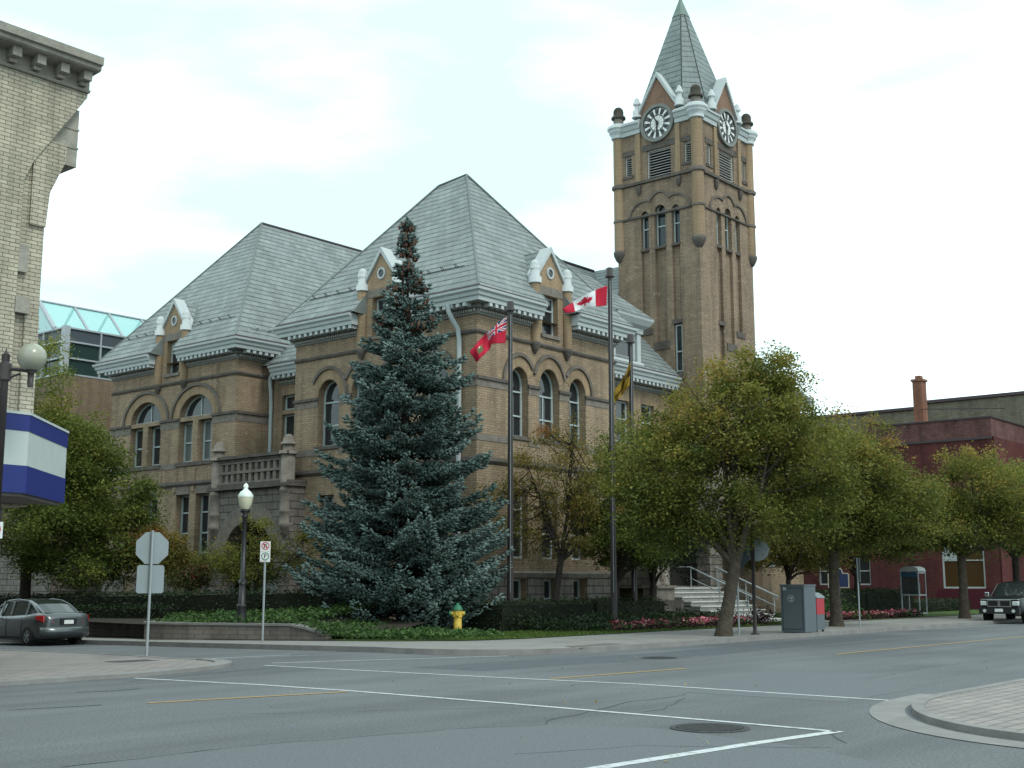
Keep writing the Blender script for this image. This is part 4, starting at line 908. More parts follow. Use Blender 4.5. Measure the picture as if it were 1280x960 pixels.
b = MB(); b.fbox(Fs, -2.9, -1.62, 3.15, 3.9, -.088, -.08); b.build('window_blind', M['white'], rb)
for a in (3.2, 5.6): window(Fs, rect(a, a+1.2, 1.6, 3.4), rb, .1, fr=.09, hbars=(2.5,), framem='white')
ch = MB(); ch.box(44.3, 45.05, .22, .86, 10.3, 14.9); ch.box(44.22, 45.13, .14, .94, 14.91, 15.06); ch.box(44.45, 44.9, .36, .72, 15.07, 15.3); ch.build('chimney', M['brick_orange'], rb)
ch = MB(); ch.tube([(44.1, .3, 13.0), (44.4, -5, 12.6)], .03, 5); ch.tube([(44.1, .6, 12.2), (43.2, 1.6, 11.4)], .03, 5); ch.build('chimney_stay', M['metal_dark'], rb)
lb = empty('long_brick_building', (56, 5, 0), 'long drab brick building with a stepped parapet behind the red shop', 'building')
b = MB(); b.box(50, 70, -14, 2.2, -1, 14.2); b.box(50, 70, 2.21, 16, -1, 13.85); b.build('wall', M['brick_drab'], lb)
b = MB(); b.box(49.85, 70, -14.1, 2.3, 14.21, 14.42); b.box(49.85, 70, 2.31, 16.1, 13.86, 14.05); b.build('coping', M['flash'], lb)

# ------------------------------------------------------------------ planting helpers
rng = np.random.default_rng(11)
def leaf_mesh(name, P_, size, m, parent=None, loc=None, up=.35, aspect=.55, droop=0, rnd=None):
    """one mesh of small pointed leaves at the given points, each turned its own way"""
    n = len(P_); size = np.broadcast_to(size, n)*rng.uniform(.65, 1.35, n)
    a = rng.normal(size=(n, 3)); a[:, 2] = a[:, 2]*.55-droop; a /= np.linalg.norm(a, axis=1)[:, None]
    nn = rng.normal(size=(n, 3)); nn[:, 2] += up*3; b_ = np.cross(nn, a); b_ /= np.linalg.norm(b_, axis=1)[:, None]+1e-9
    s = size[:, None]; c3 = np.cross(a, b_)
    V = np.stack([P_, P_+a*s*.5+b_*s*aspect*.5+c3*s*.07, P_+a*s, P_+a*s*.5-b_*s*aspect*.5+c3*s*.07], 1).reshape(-1, 3)
    org = np.array(chain_loc(parent) if parent is not None else (loc or (0, 0, 0)))
    me = bpy.data.meshes.new(name); me.vertices.add(4*n); me.vertices.foreach_set('co', (V-org).astype(np.float32).ravel())
    me.loops.add(4*n); me.loops.foreach_set('vertex_index', np.arange(4*n, dtype=np.int32)); me.polygons.add(n); me.polygons.foreach_set('loop_start', np.arange(0, 4*n, 4, dtype=np.int32))
    at_ = me.attributes.new('rnd', 'FLOAT', 'FACE'); at_.data.foreach_set('value', (rng.random(n) if rnd is None else rnd).astype(np.float32))
    me.materials.append(m); me.update(calc_edges=True); me.validate()
    o = bpy.data.objects.new(name, me); C.objects.link(o)
    if parent is not None: o.parent = parent
    else: o.location = org
    return o
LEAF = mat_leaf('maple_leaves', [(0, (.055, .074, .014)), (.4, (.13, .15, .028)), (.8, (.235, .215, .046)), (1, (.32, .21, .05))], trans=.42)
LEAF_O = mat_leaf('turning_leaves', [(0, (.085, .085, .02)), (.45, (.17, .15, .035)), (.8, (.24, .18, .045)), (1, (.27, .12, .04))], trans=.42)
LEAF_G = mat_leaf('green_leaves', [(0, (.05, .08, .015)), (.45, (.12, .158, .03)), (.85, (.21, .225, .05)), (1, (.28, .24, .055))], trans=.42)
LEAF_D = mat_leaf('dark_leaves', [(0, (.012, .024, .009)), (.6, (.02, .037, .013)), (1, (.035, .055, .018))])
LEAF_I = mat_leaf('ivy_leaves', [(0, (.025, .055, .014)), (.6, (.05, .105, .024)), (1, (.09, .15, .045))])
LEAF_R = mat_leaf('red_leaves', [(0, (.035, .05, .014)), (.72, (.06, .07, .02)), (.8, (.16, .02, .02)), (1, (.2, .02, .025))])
def tree(base, lobes, n_cl, per, cl_r, size, m, label, trunk_r=.2, fork=2.2, bark='bark', limbs=6, top_m=None, group=None, name='street_tree', lean=(0, 0), twigs=True, flat=.6):
    """trunk, limbs and twigs that run to leaf clumps spread unevenly through the crown's lobes"""
    t = empty(name, base, label, 'tree', group); bx_, by_, bz_ = base
    vol = np.array([l[3]*l[4]*l[5] for l in lobes]); pick = rng.choice(len(lobes), n_cl, p=vol/vol.sum()); cen = []
    for k in pick:
        l = lobes[k]; d = rng.normal(size=3); d /= np.linalg.norm(d); rr = rng.uniform(.35, 1.0)**.55*(1+.16*math.sin(5*d[0]+3*d[1]+k)*math.cos(4*d[2]+k))
        cen.append([l[0]+d[0]*rr*l[3], l[1]+d[1]*rr*l[4], l[2]+d[2]*rr*l[5]])
    cen = np.array(cen)
    pts = []; zmax = cen[:, 2].max(); zmin = cen[:, 2].min(); rv = []
    for c_ in cen:
        k = max(8, int(2.1*per*rng.uniform(.35, 1.5))); q = rng.normal(size=(k, 3))*cl_r*rng.uniform(.55, 1.25); q[:, 2] *= flat
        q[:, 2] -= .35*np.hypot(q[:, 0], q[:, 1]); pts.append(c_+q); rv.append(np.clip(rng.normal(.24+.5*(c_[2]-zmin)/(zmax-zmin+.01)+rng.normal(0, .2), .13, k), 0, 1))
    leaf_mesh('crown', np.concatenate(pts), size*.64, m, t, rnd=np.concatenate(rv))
    w_ = MB(); B = Vector(base); top = B+Vector((lean[0], lean[1], fork)); tr = trunk_r
    w_.tube([B+Vector((0, 0, -.3)), B+Vector((0, 0, .05)), B+Vector((lean[0]*.1, lean[1]*.1, .35)), B+(top-B)*.5+Vector((random.uniform(-.04, .04), random.uniform(-.04, .04), 0)), top], [tr*1.7, tr*1.45, tr*1.12, tr*.95, tr*.92], 12)
    A_ = []; order = rng.permutation(len(cen))[:limbs*9]
    k3 = cen[order[:limbs]]
    for c_ in k3:
        e = Vector(c_); mid = top.lerp(e, .5)+Vector((random.uniform(-.25, .25), random.uniform(-.25, .25), -.12*(e-top).length+random.uniform(0, .3)))
        n_ = [top-Vector((0, 0, tr*.6)), top.lerp(mid, .45)+Vector((0, 0, .1)), mid, e]
        w_.tube(n_, [tr*.62, tr*.5, tr*.32, tr*.08], 7); A_.append(n_)
    for c_ in cen[order[limbs:]]:
        e = Vector(c_); best = min(A_, key=lambda n_: (n_[2]-e).length); s0 = best[1].lerp(best[3], random.uniform(.2, .8)) if twigs else best[2]
        w_.tube([s0, s0.lerp(e, .5)+Vector((0, 0, -.1)), e], [tr*.2, tr*.12, .012], 5)
    w_.build('trunk', M[bark], t); return t
def blob(cx, cy, cz, rx, ry, rz): return (cx, cy, cz, rx, ry, rz)
SP = lambda: None
# big maple by the kerb, its neighbours along the street
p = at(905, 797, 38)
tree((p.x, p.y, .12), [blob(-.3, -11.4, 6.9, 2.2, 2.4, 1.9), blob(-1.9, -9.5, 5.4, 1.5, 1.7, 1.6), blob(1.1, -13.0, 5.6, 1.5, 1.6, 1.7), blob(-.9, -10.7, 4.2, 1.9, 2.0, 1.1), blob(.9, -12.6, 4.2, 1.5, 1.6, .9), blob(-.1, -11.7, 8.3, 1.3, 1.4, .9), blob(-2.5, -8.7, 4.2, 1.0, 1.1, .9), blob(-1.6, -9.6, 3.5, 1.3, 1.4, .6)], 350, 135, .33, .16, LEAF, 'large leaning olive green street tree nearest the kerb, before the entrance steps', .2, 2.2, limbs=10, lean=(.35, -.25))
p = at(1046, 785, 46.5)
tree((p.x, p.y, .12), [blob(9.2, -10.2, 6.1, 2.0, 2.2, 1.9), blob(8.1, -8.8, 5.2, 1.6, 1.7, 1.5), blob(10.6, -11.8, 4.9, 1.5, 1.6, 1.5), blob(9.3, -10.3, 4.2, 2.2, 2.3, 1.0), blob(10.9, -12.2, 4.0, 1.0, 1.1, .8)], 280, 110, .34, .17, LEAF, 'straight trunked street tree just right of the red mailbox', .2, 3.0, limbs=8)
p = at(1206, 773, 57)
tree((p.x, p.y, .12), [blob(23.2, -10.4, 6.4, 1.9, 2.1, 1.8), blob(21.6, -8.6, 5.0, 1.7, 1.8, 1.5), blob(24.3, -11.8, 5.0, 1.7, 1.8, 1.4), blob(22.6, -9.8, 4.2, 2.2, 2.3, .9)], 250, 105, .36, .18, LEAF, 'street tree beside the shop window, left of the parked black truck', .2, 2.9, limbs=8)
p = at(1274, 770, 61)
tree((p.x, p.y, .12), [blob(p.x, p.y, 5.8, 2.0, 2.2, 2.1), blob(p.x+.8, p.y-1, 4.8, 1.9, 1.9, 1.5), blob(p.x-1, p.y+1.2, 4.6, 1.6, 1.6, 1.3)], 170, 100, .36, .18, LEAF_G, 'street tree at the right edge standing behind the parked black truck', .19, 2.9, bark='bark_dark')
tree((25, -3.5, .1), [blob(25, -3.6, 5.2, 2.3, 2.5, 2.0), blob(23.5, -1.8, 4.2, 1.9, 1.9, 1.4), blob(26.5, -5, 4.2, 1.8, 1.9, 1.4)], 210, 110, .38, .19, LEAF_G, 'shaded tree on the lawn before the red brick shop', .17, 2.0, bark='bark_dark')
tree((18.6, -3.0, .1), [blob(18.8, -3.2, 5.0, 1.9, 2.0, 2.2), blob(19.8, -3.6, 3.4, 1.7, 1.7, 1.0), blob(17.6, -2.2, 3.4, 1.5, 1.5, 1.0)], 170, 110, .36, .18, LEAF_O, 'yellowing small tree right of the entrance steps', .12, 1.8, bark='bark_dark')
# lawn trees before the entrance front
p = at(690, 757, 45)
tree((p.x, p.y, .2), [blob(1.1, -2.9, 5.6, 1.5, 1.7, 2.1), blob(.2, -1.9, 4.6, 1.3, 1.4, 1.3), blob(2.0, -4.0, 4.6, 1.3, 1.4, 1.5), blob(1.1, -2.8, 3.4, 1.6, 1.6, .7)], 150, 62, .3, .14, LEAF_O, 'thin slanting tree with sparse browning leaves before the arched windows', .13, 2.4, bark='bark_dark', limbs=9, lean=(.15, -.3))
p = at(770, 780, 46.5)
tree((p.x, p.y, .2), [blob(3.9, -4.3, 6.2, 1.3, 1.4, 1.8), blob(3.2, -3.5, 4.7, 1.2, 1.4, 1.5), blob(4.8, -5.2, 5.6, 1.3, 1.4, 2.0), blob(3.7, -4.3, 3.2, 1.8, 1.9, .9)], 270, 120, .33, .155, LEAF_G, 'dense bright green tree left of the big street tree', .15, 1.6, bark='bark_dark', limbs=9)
tree((7.2, -3.0, .2), [blob(7.3, -3.1, 4.0, 1.8, 1.8, 1.6)], 70, 110, .36, .17, LEAF_D, 'dark leaved tree between the green tree and the entrance pier', .12, 1.4, bark='bark_dark')
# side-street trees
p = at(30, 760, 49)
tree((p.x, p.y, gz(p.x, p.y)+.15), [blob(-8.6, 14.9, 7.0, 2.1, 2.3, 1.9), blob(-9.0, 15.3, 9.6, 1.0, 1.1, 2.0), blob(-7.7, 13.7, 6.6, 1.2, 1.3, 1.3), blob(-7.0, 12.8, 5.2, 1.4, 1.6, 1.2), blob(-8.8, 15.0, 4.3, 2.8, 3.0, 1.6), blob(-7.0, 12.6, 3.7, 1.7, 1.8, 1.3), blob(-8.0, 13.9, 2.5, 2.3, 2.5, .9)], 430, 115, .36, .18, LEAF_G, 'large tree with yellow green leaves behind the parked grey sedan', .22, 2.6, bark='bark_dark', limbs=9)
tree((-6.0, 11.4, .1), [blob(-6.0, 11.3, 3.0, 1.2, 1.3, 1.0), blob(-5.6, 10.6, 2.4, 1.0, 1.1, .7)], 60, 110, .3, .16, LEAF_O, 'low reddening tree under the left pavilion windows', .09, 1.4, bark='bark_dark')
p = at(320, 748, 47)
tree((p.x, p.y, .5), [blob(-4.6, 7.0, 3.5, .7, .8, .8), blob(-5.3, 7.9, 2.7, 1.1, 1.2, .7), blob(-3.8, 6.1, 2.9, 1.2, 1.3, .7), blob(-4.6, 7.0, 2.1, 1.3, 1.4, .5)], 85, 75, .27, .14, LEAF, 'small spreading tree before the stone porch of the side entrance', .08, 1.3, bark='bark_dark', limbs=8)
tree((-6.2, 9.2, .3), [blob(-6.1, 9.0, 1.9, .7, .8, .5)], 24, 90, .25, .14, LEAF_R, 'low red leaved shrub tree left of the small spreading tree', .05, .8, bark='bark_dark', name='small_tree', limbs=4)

# ------------------------------------------------------------------ blue spruce with brown cones at its top
NEED = mat_leaf('blue_spruce_needles', [(0, (.035, .058, .05)), (.4, (.075, .118, .105)), (.75, (.125, .178, .163)), (1, (.18, .24, .225))], .7, .08)
CONE = mat('spruce_cones', (.06, .034, .022), .9, var=.3, vscale=9)
def spruce(base, H, Rb):
    t = empty('blue_spruce', base, 'tall blue spruce with brown cones at its top before the corner', 'tree'); bx_, by_, bz_ = base
    w_ = MB(); w_.tube([Vector(base)+Vector((0, 0, -.2)), Vector(base)+Vector((0, 0, H*.5)), Vector(base)+Vector((0, 0, H-.3))], [.24, .14, .02], 10); br = MB()
    S, Dv, Lr, cones, cl = [], [], [], [], []
    pz = [0, .8, 2.5, 4.7, 6.3, 8, 9.6, 10.7, 12, 13.4, 14.2, 14.5]; pr = [3.0, 3.3, 3.4, 3.0, 2.65, 2.25, 1.6, 1.15, .6, .27, .09, .03]
    z = .15
    while z < H-.05:
        f = 1-z/H; Rz = np.interp(z, pz, pr); nb = int((4+2.9*min(Rz, 2.4))*(1.3 if z < 4.5 else 1)); ph = rng.uniform(0, 6.28)
        for k in range(nb):
            an = ph+2*PI*k/nb+rng.normal(0, .22); ln = Rz*rng.choice([.66, .82, .95, 1.03, 1.1])*rng.uniform(.94, 1.06); zz = z+rng.uniform(-.2, .2)
            dh = np.array([math.cos(an), math.sin(an), 0]); perp = np.array([-dh[1], dh[0], 0]); n = max(3, int(ln/.13)); ctl = []
            dr = -.30 if z > 1.2 else -.02; upt = .24
            for i in range(n+1):
                q = i/n; dz = (dr*q+(upt-dr*.35)*q**3)*ln*(.55+.6*f); ctl.append(np.array(base)+dh*ln*q+np.array([0, 0, zz+dz]))
            br.tube(ctl[::max(1, n//3)], [.03*f+.012]+[.01]*(len(ctl[::max(1, n//3)])-1), 4, cap=False)
            bc = rng.normal(0, .19); wmax = min(.5, .1+.17*ln)
            for i in range(1, n+1):
                q = i/n
                if q < .22 and ln > 1: continue
                c_ = ctl[i]; wdt = wmax*math.sin(PI*min(1, .12+q*.86))+.05; m_ = int(4+11*wdt/.4)
                for j in range(m_):
                    sd_ = rng.uniform(-1, 1); s0 = c_+perp*sd_*wdt+np.array([0, 0, rng.normal(0, .05)-.16*abs(sd_)*wdt/.5])
                    dd = dh*rng.uniform(.5, 1.2)+perp*sd_*.75+np.array([0, 0, rng.normal(.28, .3)]); S.append(s0); Dv.append(dd/np.linalg.norm(dd)); Lr.append(rng.uniform(.15, .27)); cl.append(np.clip(.38+bc+rng.normal(0, .09)+(.2 if q > .85 else 0), 0, 1))
                if z > H*.70 and rng.random() < (.9 if z > H*.8 else .4) and q > .2:
                    for _ in range(3): cones.append(c_+np.array([rng.normal(0, .09), rng.normal(0, .09), -.05+rng.normal(0, .06)]))
        z += .33+.13*min(1, Rz/2.5)
    S, Dv, Lr, cl = np.array(S), np.array(Dv), np.array(Lr), np.array(cl); n = len(S)
    # each sprig: a five-sided spindle of needles
    a = np.cross(Dv, rng.normal(size=(n, 3))); a /= np.linalg.norm(a, axis=1)[:, None]; b_ = np.cross(Dv, a); wd = Lr*.2
    V = [S]+[S+Dv*(Lr*.45)[:, None]+wd[:, None]*(math.cos(2*PI*k/4)*a+math.sin(2*PI*k/4)*b_) for k in range(4)]+[S+Dv*Lr[:, None]]
    V = np.stack(V, 1).reshape(-1, 3)-np.array(base)
    T = [(0, 1+k, 1+(k+1) % 4) for k in range(4)]+[(5, 1+(k+1) % 4, 1+k) for k in range(4)]
    Fc = (np.arange(n)[:, None, None]*6+np.array(T)[None]).reshape(-1)
    me = bpy.data.meshes.new('needles'); me.vertices.add(6*n); me.vertices.foreach_set('co', V.astype(np.float32).ravel()); me.loops.add(len(Fc)); me.loops.foreach_set('vertex_index', Fc.astype(np.int32)); me.polygons.add(8*n); me.polygons.foreach_set('loop_start', np.arange(0, len(Fc), 3, dtype=np.int32))
    at_ = me.attributes.new('rnd', 'FLOAT', 'FACE'); at_.data.foreach_set('value', np.repeat(cl, 8).astype(np.float32)); me.materials.append(NEED); me.update(calc_edges=True)
    o = bpy.data.objects.new('needles', me); C.objects.link(o); o.parent = t
    w_.build('trunk', M['bark_dark'], t); ob_ = br.build('branches', M['bark_dark'], t); ob_['kind'] = 'stuff'
    k = MB()
    for c_ in cones: k.lathe(c_, [(0, -.11), (.045, -.07), (.055, 0), (.03, .05), (0, .07)], 6)
    o = k.build('cones', CONE, t); o['kind'] = 'stuff'; return n
p = at(503, 793, 42.3); NSPR = spruce((p.x, p.y, .12), 14.45, 3.75)

# ------------------------------------------------------------------ hedges, ground cover and flower beds
def hedge_mesh(name, path, wd, h, m, label, cat, dens=520, size=.09, zb=.12, kind=None):
    P_ = []
    for (a, b), (c, d) in zip(path[:-1], path[1:]):
        ln = math.hypot(c-a, d-b); n = int(ln*dens); t = rng.random(n); s = rng.random(n)
        side_ = rng.integers(0, 3, n); x = a+(c-a)*t; y = b+(d-b)*t; nx, ny = -(d-b)/ln, (c-a)/ln
        off = np.where(side_ == 0, rng.uniform(-.5, .5, n), np.where(side_ == 1, -.5, .5))*wd+rng.normal(0, .05, n)
        z = np.where(side_ == 0, h+rng.normal(0, .05, n), rng.uniform(0, h, n))
        en = rng.random(n) < min(.3, .8/ln); tx, ty = (c-a)/ln, (d-b)/ln; half_ = rng.random(n) < .5
        x = np.where(en, np.where(half_, a-tx*.02, c+tx*.02), x); y = np.where(en, np.where(half_, b-ty*.02, d+ty*.02), y); off = np.where(en, rng.uniform(-.5, .5, n)*wd, off); z = np.where(en, rng.uniform(0, h, n), z)
        X = x+nx*off; Y = y+ny*off; P_.append(np.stack([X, Y, z+np.array([gz(q, r_) for q, r_ in zip(X, Y)])+zb], 1))
    loc = (path[0][0], path[0][1], gz(*path[0])+zb)
    o = leaf_mesh(name, np.concatenate(P_), size, m, loc=loc)
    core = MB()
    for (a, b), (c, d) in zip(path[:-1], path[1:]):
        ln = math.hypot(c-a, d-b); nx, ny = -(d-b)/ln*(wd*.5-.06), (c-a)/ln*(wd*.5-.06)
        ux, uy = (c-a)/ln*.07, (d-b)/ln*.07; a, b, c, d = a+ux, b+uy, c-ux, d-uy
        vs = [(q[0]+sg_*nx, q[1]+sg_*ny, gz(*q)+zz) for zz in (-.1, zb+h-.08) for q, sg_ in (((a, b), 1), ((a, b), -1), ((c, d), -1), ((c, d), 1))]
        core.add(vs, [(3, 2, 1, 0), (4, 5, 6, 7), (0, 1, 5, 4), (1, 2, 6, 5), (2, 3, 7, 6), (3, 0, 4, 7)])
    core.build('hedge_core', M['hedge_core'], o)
    tag(o, label, cat, kind=kind); return o
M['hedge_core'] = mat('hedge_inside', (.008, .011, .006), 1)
hedge_mesh('hedge', [(-8.6, 20), (-8.6, 6.0), (-7.6, 2.6), (-6.4, .2)], 1.1, 1.25, LEAF_D, 'long clipped dark hedge above the retaining wall on the side street', 'hedge', zb=.35)
hedge_mesh('hedge', [(-9.25, 24), (-9.25, 5.6)], .75, .8, LEAF_D, 'dark hedge on top of the set-back wall behind the parked sedan', 'hedge', zb=.35)
hedge_mesh('hedge', [(-3.4, -3.4), (1.5, -3.6), (6.6, -3.2)], 1.6, .95, LEAF_D, 'dark clipped hedge under the basement windows of the entrance front', 'hedge', zb=.15)
hedge_mesh('hedge', [(17.4, -4.4), (22, -4.6), (30, -3.6)], 1.5, 1.2, LEAF_D, 'rounded dark hedge right of the entrance steps', 'hedge', zb=.15)
hedge_mesh('hedge', [(30, -3.4), (40, -3.0)], 1.3, .6, LEAF_D, 'low dark hedge along the foot of the red brick shop', 'hedge', zb=.15)
def cover(name, poly, h0, h1, m, label, cat, dens, size, kind='stuff', zb=.13, grad=None):
    xs = [q[0] for q in poly]; ys = [q[1] for q in poly]; n = int((max(xs)-min(xs))*(max(ys)-min(ys))*dens)
    X = rng.uniform(min(xs), max(xs), n); Y = rng.uniform(min(ys), max(ys), n); inside = np.zeros(n, bool); k = len(poly)
    for i in range(k):
        (a, b), (c, d) = poly[i], poly[(i+1) % k]; cond = ((b > Y) != (d > Y)); xi = (c-a)*(Y-b)/((d-b) or 1e-9)+a; inside ^= cond & (X < xi)
    X, Y = X[inside], Y[inside]; lump = .6+.4*np.sin(X*2.1+Y*1.3)*np.cos(Y*1.7-X*.7)
    hh = (h1 if grad is None else h0+(h1-h0)*np.clip(grad(X, Y), 0, 1)); z = np.array([gz(a, b) for a, b in zip(X, Y)])+zb+hh*np.clip(lump, .3, 1)*rng.random(len(X))**.5
    return tag(leaf_mesh(name, np.stack([X, Y, z], 1), size, m, loc=(xs[0], ys[0], 0)), label, cat, kind=kind)
# retaining wall with ivy spilling over it
rw = MB(); wp = [(-9.7, 22), (-9.7, 5.2), (-10.3, 4.9), (-11.0, 4.55), (-11.3, 4.1), (-11.2, 3.3), (-10.95, 2.2), (-10.5, 1.2), (-10.05, .2), (-9.6, -1.0), (-9.3, -2.2)]
wp = densify(wp, .6); vs = []; hts = [(.62 if b > -.6 else .62+(.5*(b+.6)/1.6)) for a, b in wp]
for i, (a, b) in enumerate(wp):
    g_ = gz(a, b)+.1; zt_ = .42 if b > -1.2 else .42-(-1.2-b)*.25
    for o_, z_ in ((0, g_-.3), (0, zt_), (.06, zt_), (.35, zt_), (.35, g_-.3)): vs.append((a+o_, b, z_))
rw.add(vs, [(i*5+k, i*5+k+1, i*5+6+k, i*5+5+k) for i in range(len(wp)-1) for k in range(4)]); rw.add(vs[-5:], [(0, 1, 2, 3, 4)])
tag(rw.build('retaining_wall', mat_brick('block_wall', (.17, .148, .132), (.145, .126, .114), (.105, .092, .085), .3, .14, .012, .2), loc=(-11.2, 3, 0)), 'low curved block wall holding back the ivy bank', 'wall')
rc_ = MB(); vs = []; wp = [q for q in wp if q[1] < 4.95]
for i, (a, b) in enumerate(wp):
    zt_ = .42 if b > -1.2 else .42-(-1.2-b)*.25
    for o_, z_ in ((-.04, zt_+.004), (-.04, zt_+.07), (.38, zt_+.07), (.38, zt_+.004)): vs.append((a+o_, b, z_))
ob_ = [o for o in C.objects if o.name.startswith('retaining_wall')][0]
rc_.add(vs, [(i*4+k, i*4+(k+1) % 4, i*4+4+(k+1) % 4, i*4+4+k) for i in range(len(wp)-1) for k in range(4)]); rc_.add(vs[-4:], [(0, 1, 2, 3)]); rc_.build('coping', M['kerb'], ob_)
bank = MB(); pts_ = [(-9.3, 20), (-10.85, 3.9), (-10.6, 2.2), (-10.15, 1.2), (-9.7, .2), (-9.3, -1.0), (-9.0, -2.4), (-8.6, -3.6)]; inn = [(-8, 20), (-8, 6), (-7.2, 3), (-6.6, 1.8), (-6, .8), (-5.6, 0), (-5.4, -1.5), (-5.6, -3)]
bank.add([(a, b, gz(a, b)*0+.38 if b > -1.2 else .38+(b+1.2)*.1) for a, b in pts_]+[(a, b, .75 if b > -1 else .5) for a, b in inn], [(i, i+1, 9+i, 8+i) for i in range(7)])
tag(bank.build('earth', M['soil']), kind='structure')
def ivy(poly, zf, dens, size, label, nm='ivy_bank'):
    xs = [q[0] for q in poly]; ys = [q[1] for q in poly]; n = int((max(xs)-min(xs))*(max(ys)-min(ys))*dens)
    X = rng.uniform(min(xs), max(xs), n); Y = rng.uniform(min(ys), max(ys), n); inside = np.zeros(n, bool); k = len(poly)
    for i in range(k):
        (a, b), (c, d) = poly[i], poly[(i+1) % k]; cond = ((b > Y) != (d > Y)); xi = (c-a)*(Y-b)/((d-b) or 1e-9)+a; inside ^= cond & (X < xi)
    X, Y = X[inside], Y[inside]; Z = np.array([zf(a, b) for a, b in zip(X, Y)])+rng.random(len(X))*.2
    return tag(leaf_mesh(nm, np.stack([X, Y, Z], 1), size, LEAF_I, loc=(xs[0], ys[0], .2)), label, 'ivy', kind='stuff')
ivy([(-9.5, 14), (-9.5, 5.1), (-10.9, 4.3), (-10.95, 3.4), (-10.7, 2.2), (-10.25, 1.2), (-9.85, .2), (-9.45, -1.0), (-9.5, -2.6), (-9.3, -4.4), (-8.3, -6.6), (-6.5, -7.0), (-5.6, -3), (-6.4, .8), (-7.4, 3), (-8.1, 6), (-8.1, 14)], lambda a, b: (.36+max(0, a+10.6)*.12 if b > -1 else max(.13, .36+(b+1)*.12)), 330, .12, 'bright green ivy covering the bank between wall and hedge')
bd_lawn = [(-3.0, -6.6), (-1.5, -6.9), (8.2, -6.6), (9.8, -4.0), (-3.2, -4.1)]
cover('shrub_mass', bd_lawn, .2, .62, LEAF_D, 'dark low evergreen ground cover filling the entrance front bed', 'shrubs', 260, .11)
flw = mat_leaf('begonia_flowers', [(0, (.30, .035, .07)), (.5, (.5, .10, .15)), (1, (.62, .30, .32))], .6, .2)
flr = mat_leaf('wine_red_foliage', [(0, (.022, .006, .010)), (1, (.05, .012, .018))], .6, .1)
def flowers(x0, x1, y0, y1, label):
    n = int((x1-x0)*(y1-y0)*300); X = rng.uniform(x0, x1, n); Y = rng.uniform(y0, y1, n); g_ = leaf_mesh('flower_bed', np.stack([X, Y, .14+rng.random(n)*.26*(.7+.3*np.sin(X*3))], 1), .11, flr, loc=(x0, y0, .14)); tag(g_, label, 'flower bed', kind='stuff')
    n = int((x1-x0)*(y1-y0)*75); cx = rng.uniform(x0, x1, max(4, int((x1-x0)*6))); pk = rng.choice(cx, n); X = np.clip(pk+rng.normal(0, .14, n), x0, x1); Y = rng.uniform(y0+.12, y1, n); leaf_mesh('blossoms', np.stack([X, Y, .30+rng.random(n)*.2], 1), .10, flw, parent=g_, up=1.2, aspect=.9)
    n = int((x1-x0)*(y1-y0)*90); X = rng.uniform(x0, x1, n); Y = rng.uniform(y0, y1, n); leaf_mesh('greenery', np.stack([X, Y, .2+rng.random(n)*.2], 1), .11, LEAF_I, parent=g_)
flowers(-1.2, 1.2, -7.35, -6.7, 'pink flower patch left of the middle flagpole'); flowers(1.5, 7.2, -7.45, -6.6, 'long bed of pink flowers over wine red leaves before the entrance')
flowers(14.5, 24, -7.3, -6.5, 'bed of dark red plants and pink flowers right of the red mailbox')
sb = MB()
tag(leaf_mesh('shrub', np.array([16.9, -6.0, .5])+rng.normal(size=(700, 3))*np.array([.5, .5, .32]), .14, LEAF_I, loc=(16.9, -6, .1)), 'leafy light green shrub between red mailbox and hedge', 'shrub')
tag(leaf_mesh('shrub', np.array([8.6, -7.0, .40])+rng.normal(size=(500, 3))*np.array([.32, .32, .16]), .12, flr, loc=(8.6, -7, .1)), 'dark wine red shrub at the foot of the entrance steps', 'shrub')
# grass blades along the lawn strip
n = 9000; X = rng.uniform(-8, 12, n); Y = rng.uniform(-7.6, -6.2, n); ok_ = (Y > -7.58) & (X > -8.3+(-Y-7.0)*-1.2)
gm = mat_leaf('grass_blades', [(0, (.045, .085, .014)), (1, (.085, .125, .025))], .8, .2)
tag(leaf_mesh('grass', np.stack([X, Y, np.full(n, .15)], 1)[ok_], .07, gm, loc=(0, -7, .15), up=-.1, aspect=.3, droop=-1.2), 'bright green mown grass edging the pavement', 'grass', kind='stuff')
n = 5000; X = rng.uniform(-8.6, -2, n); Y = rng.uniform(-7.5, -4.5, n)
tag(leaf_mesh('grass', np.stack([X, Y, np.full(n, .15)], 1), .07, gm, loc=(-5, -6, .15), up=-.1, aspect=.3, droop=-1.2), 'bright green mown grass round the foot of the spruce', 'grass', kind='stuff')
# a few fallen leaves
n = 130; X = rng.uniform(-25, -5, n); Y = rng.uniform(-26, -9, n)
tag(leaf_mesh('fallen_leaves', np.stack([X, Y, np.array([gz(a, b) for a, b in zip(X, Y)])+.012], 1), .055, mat_leaf('dry_leaves', [(0, (.2, .13, .04)), (1, (.32, .24, .08))]), loc=(-15, -17, 0), up=5), 'dry fallen leaves scattered over the road', 'leaves', kind='stuff')

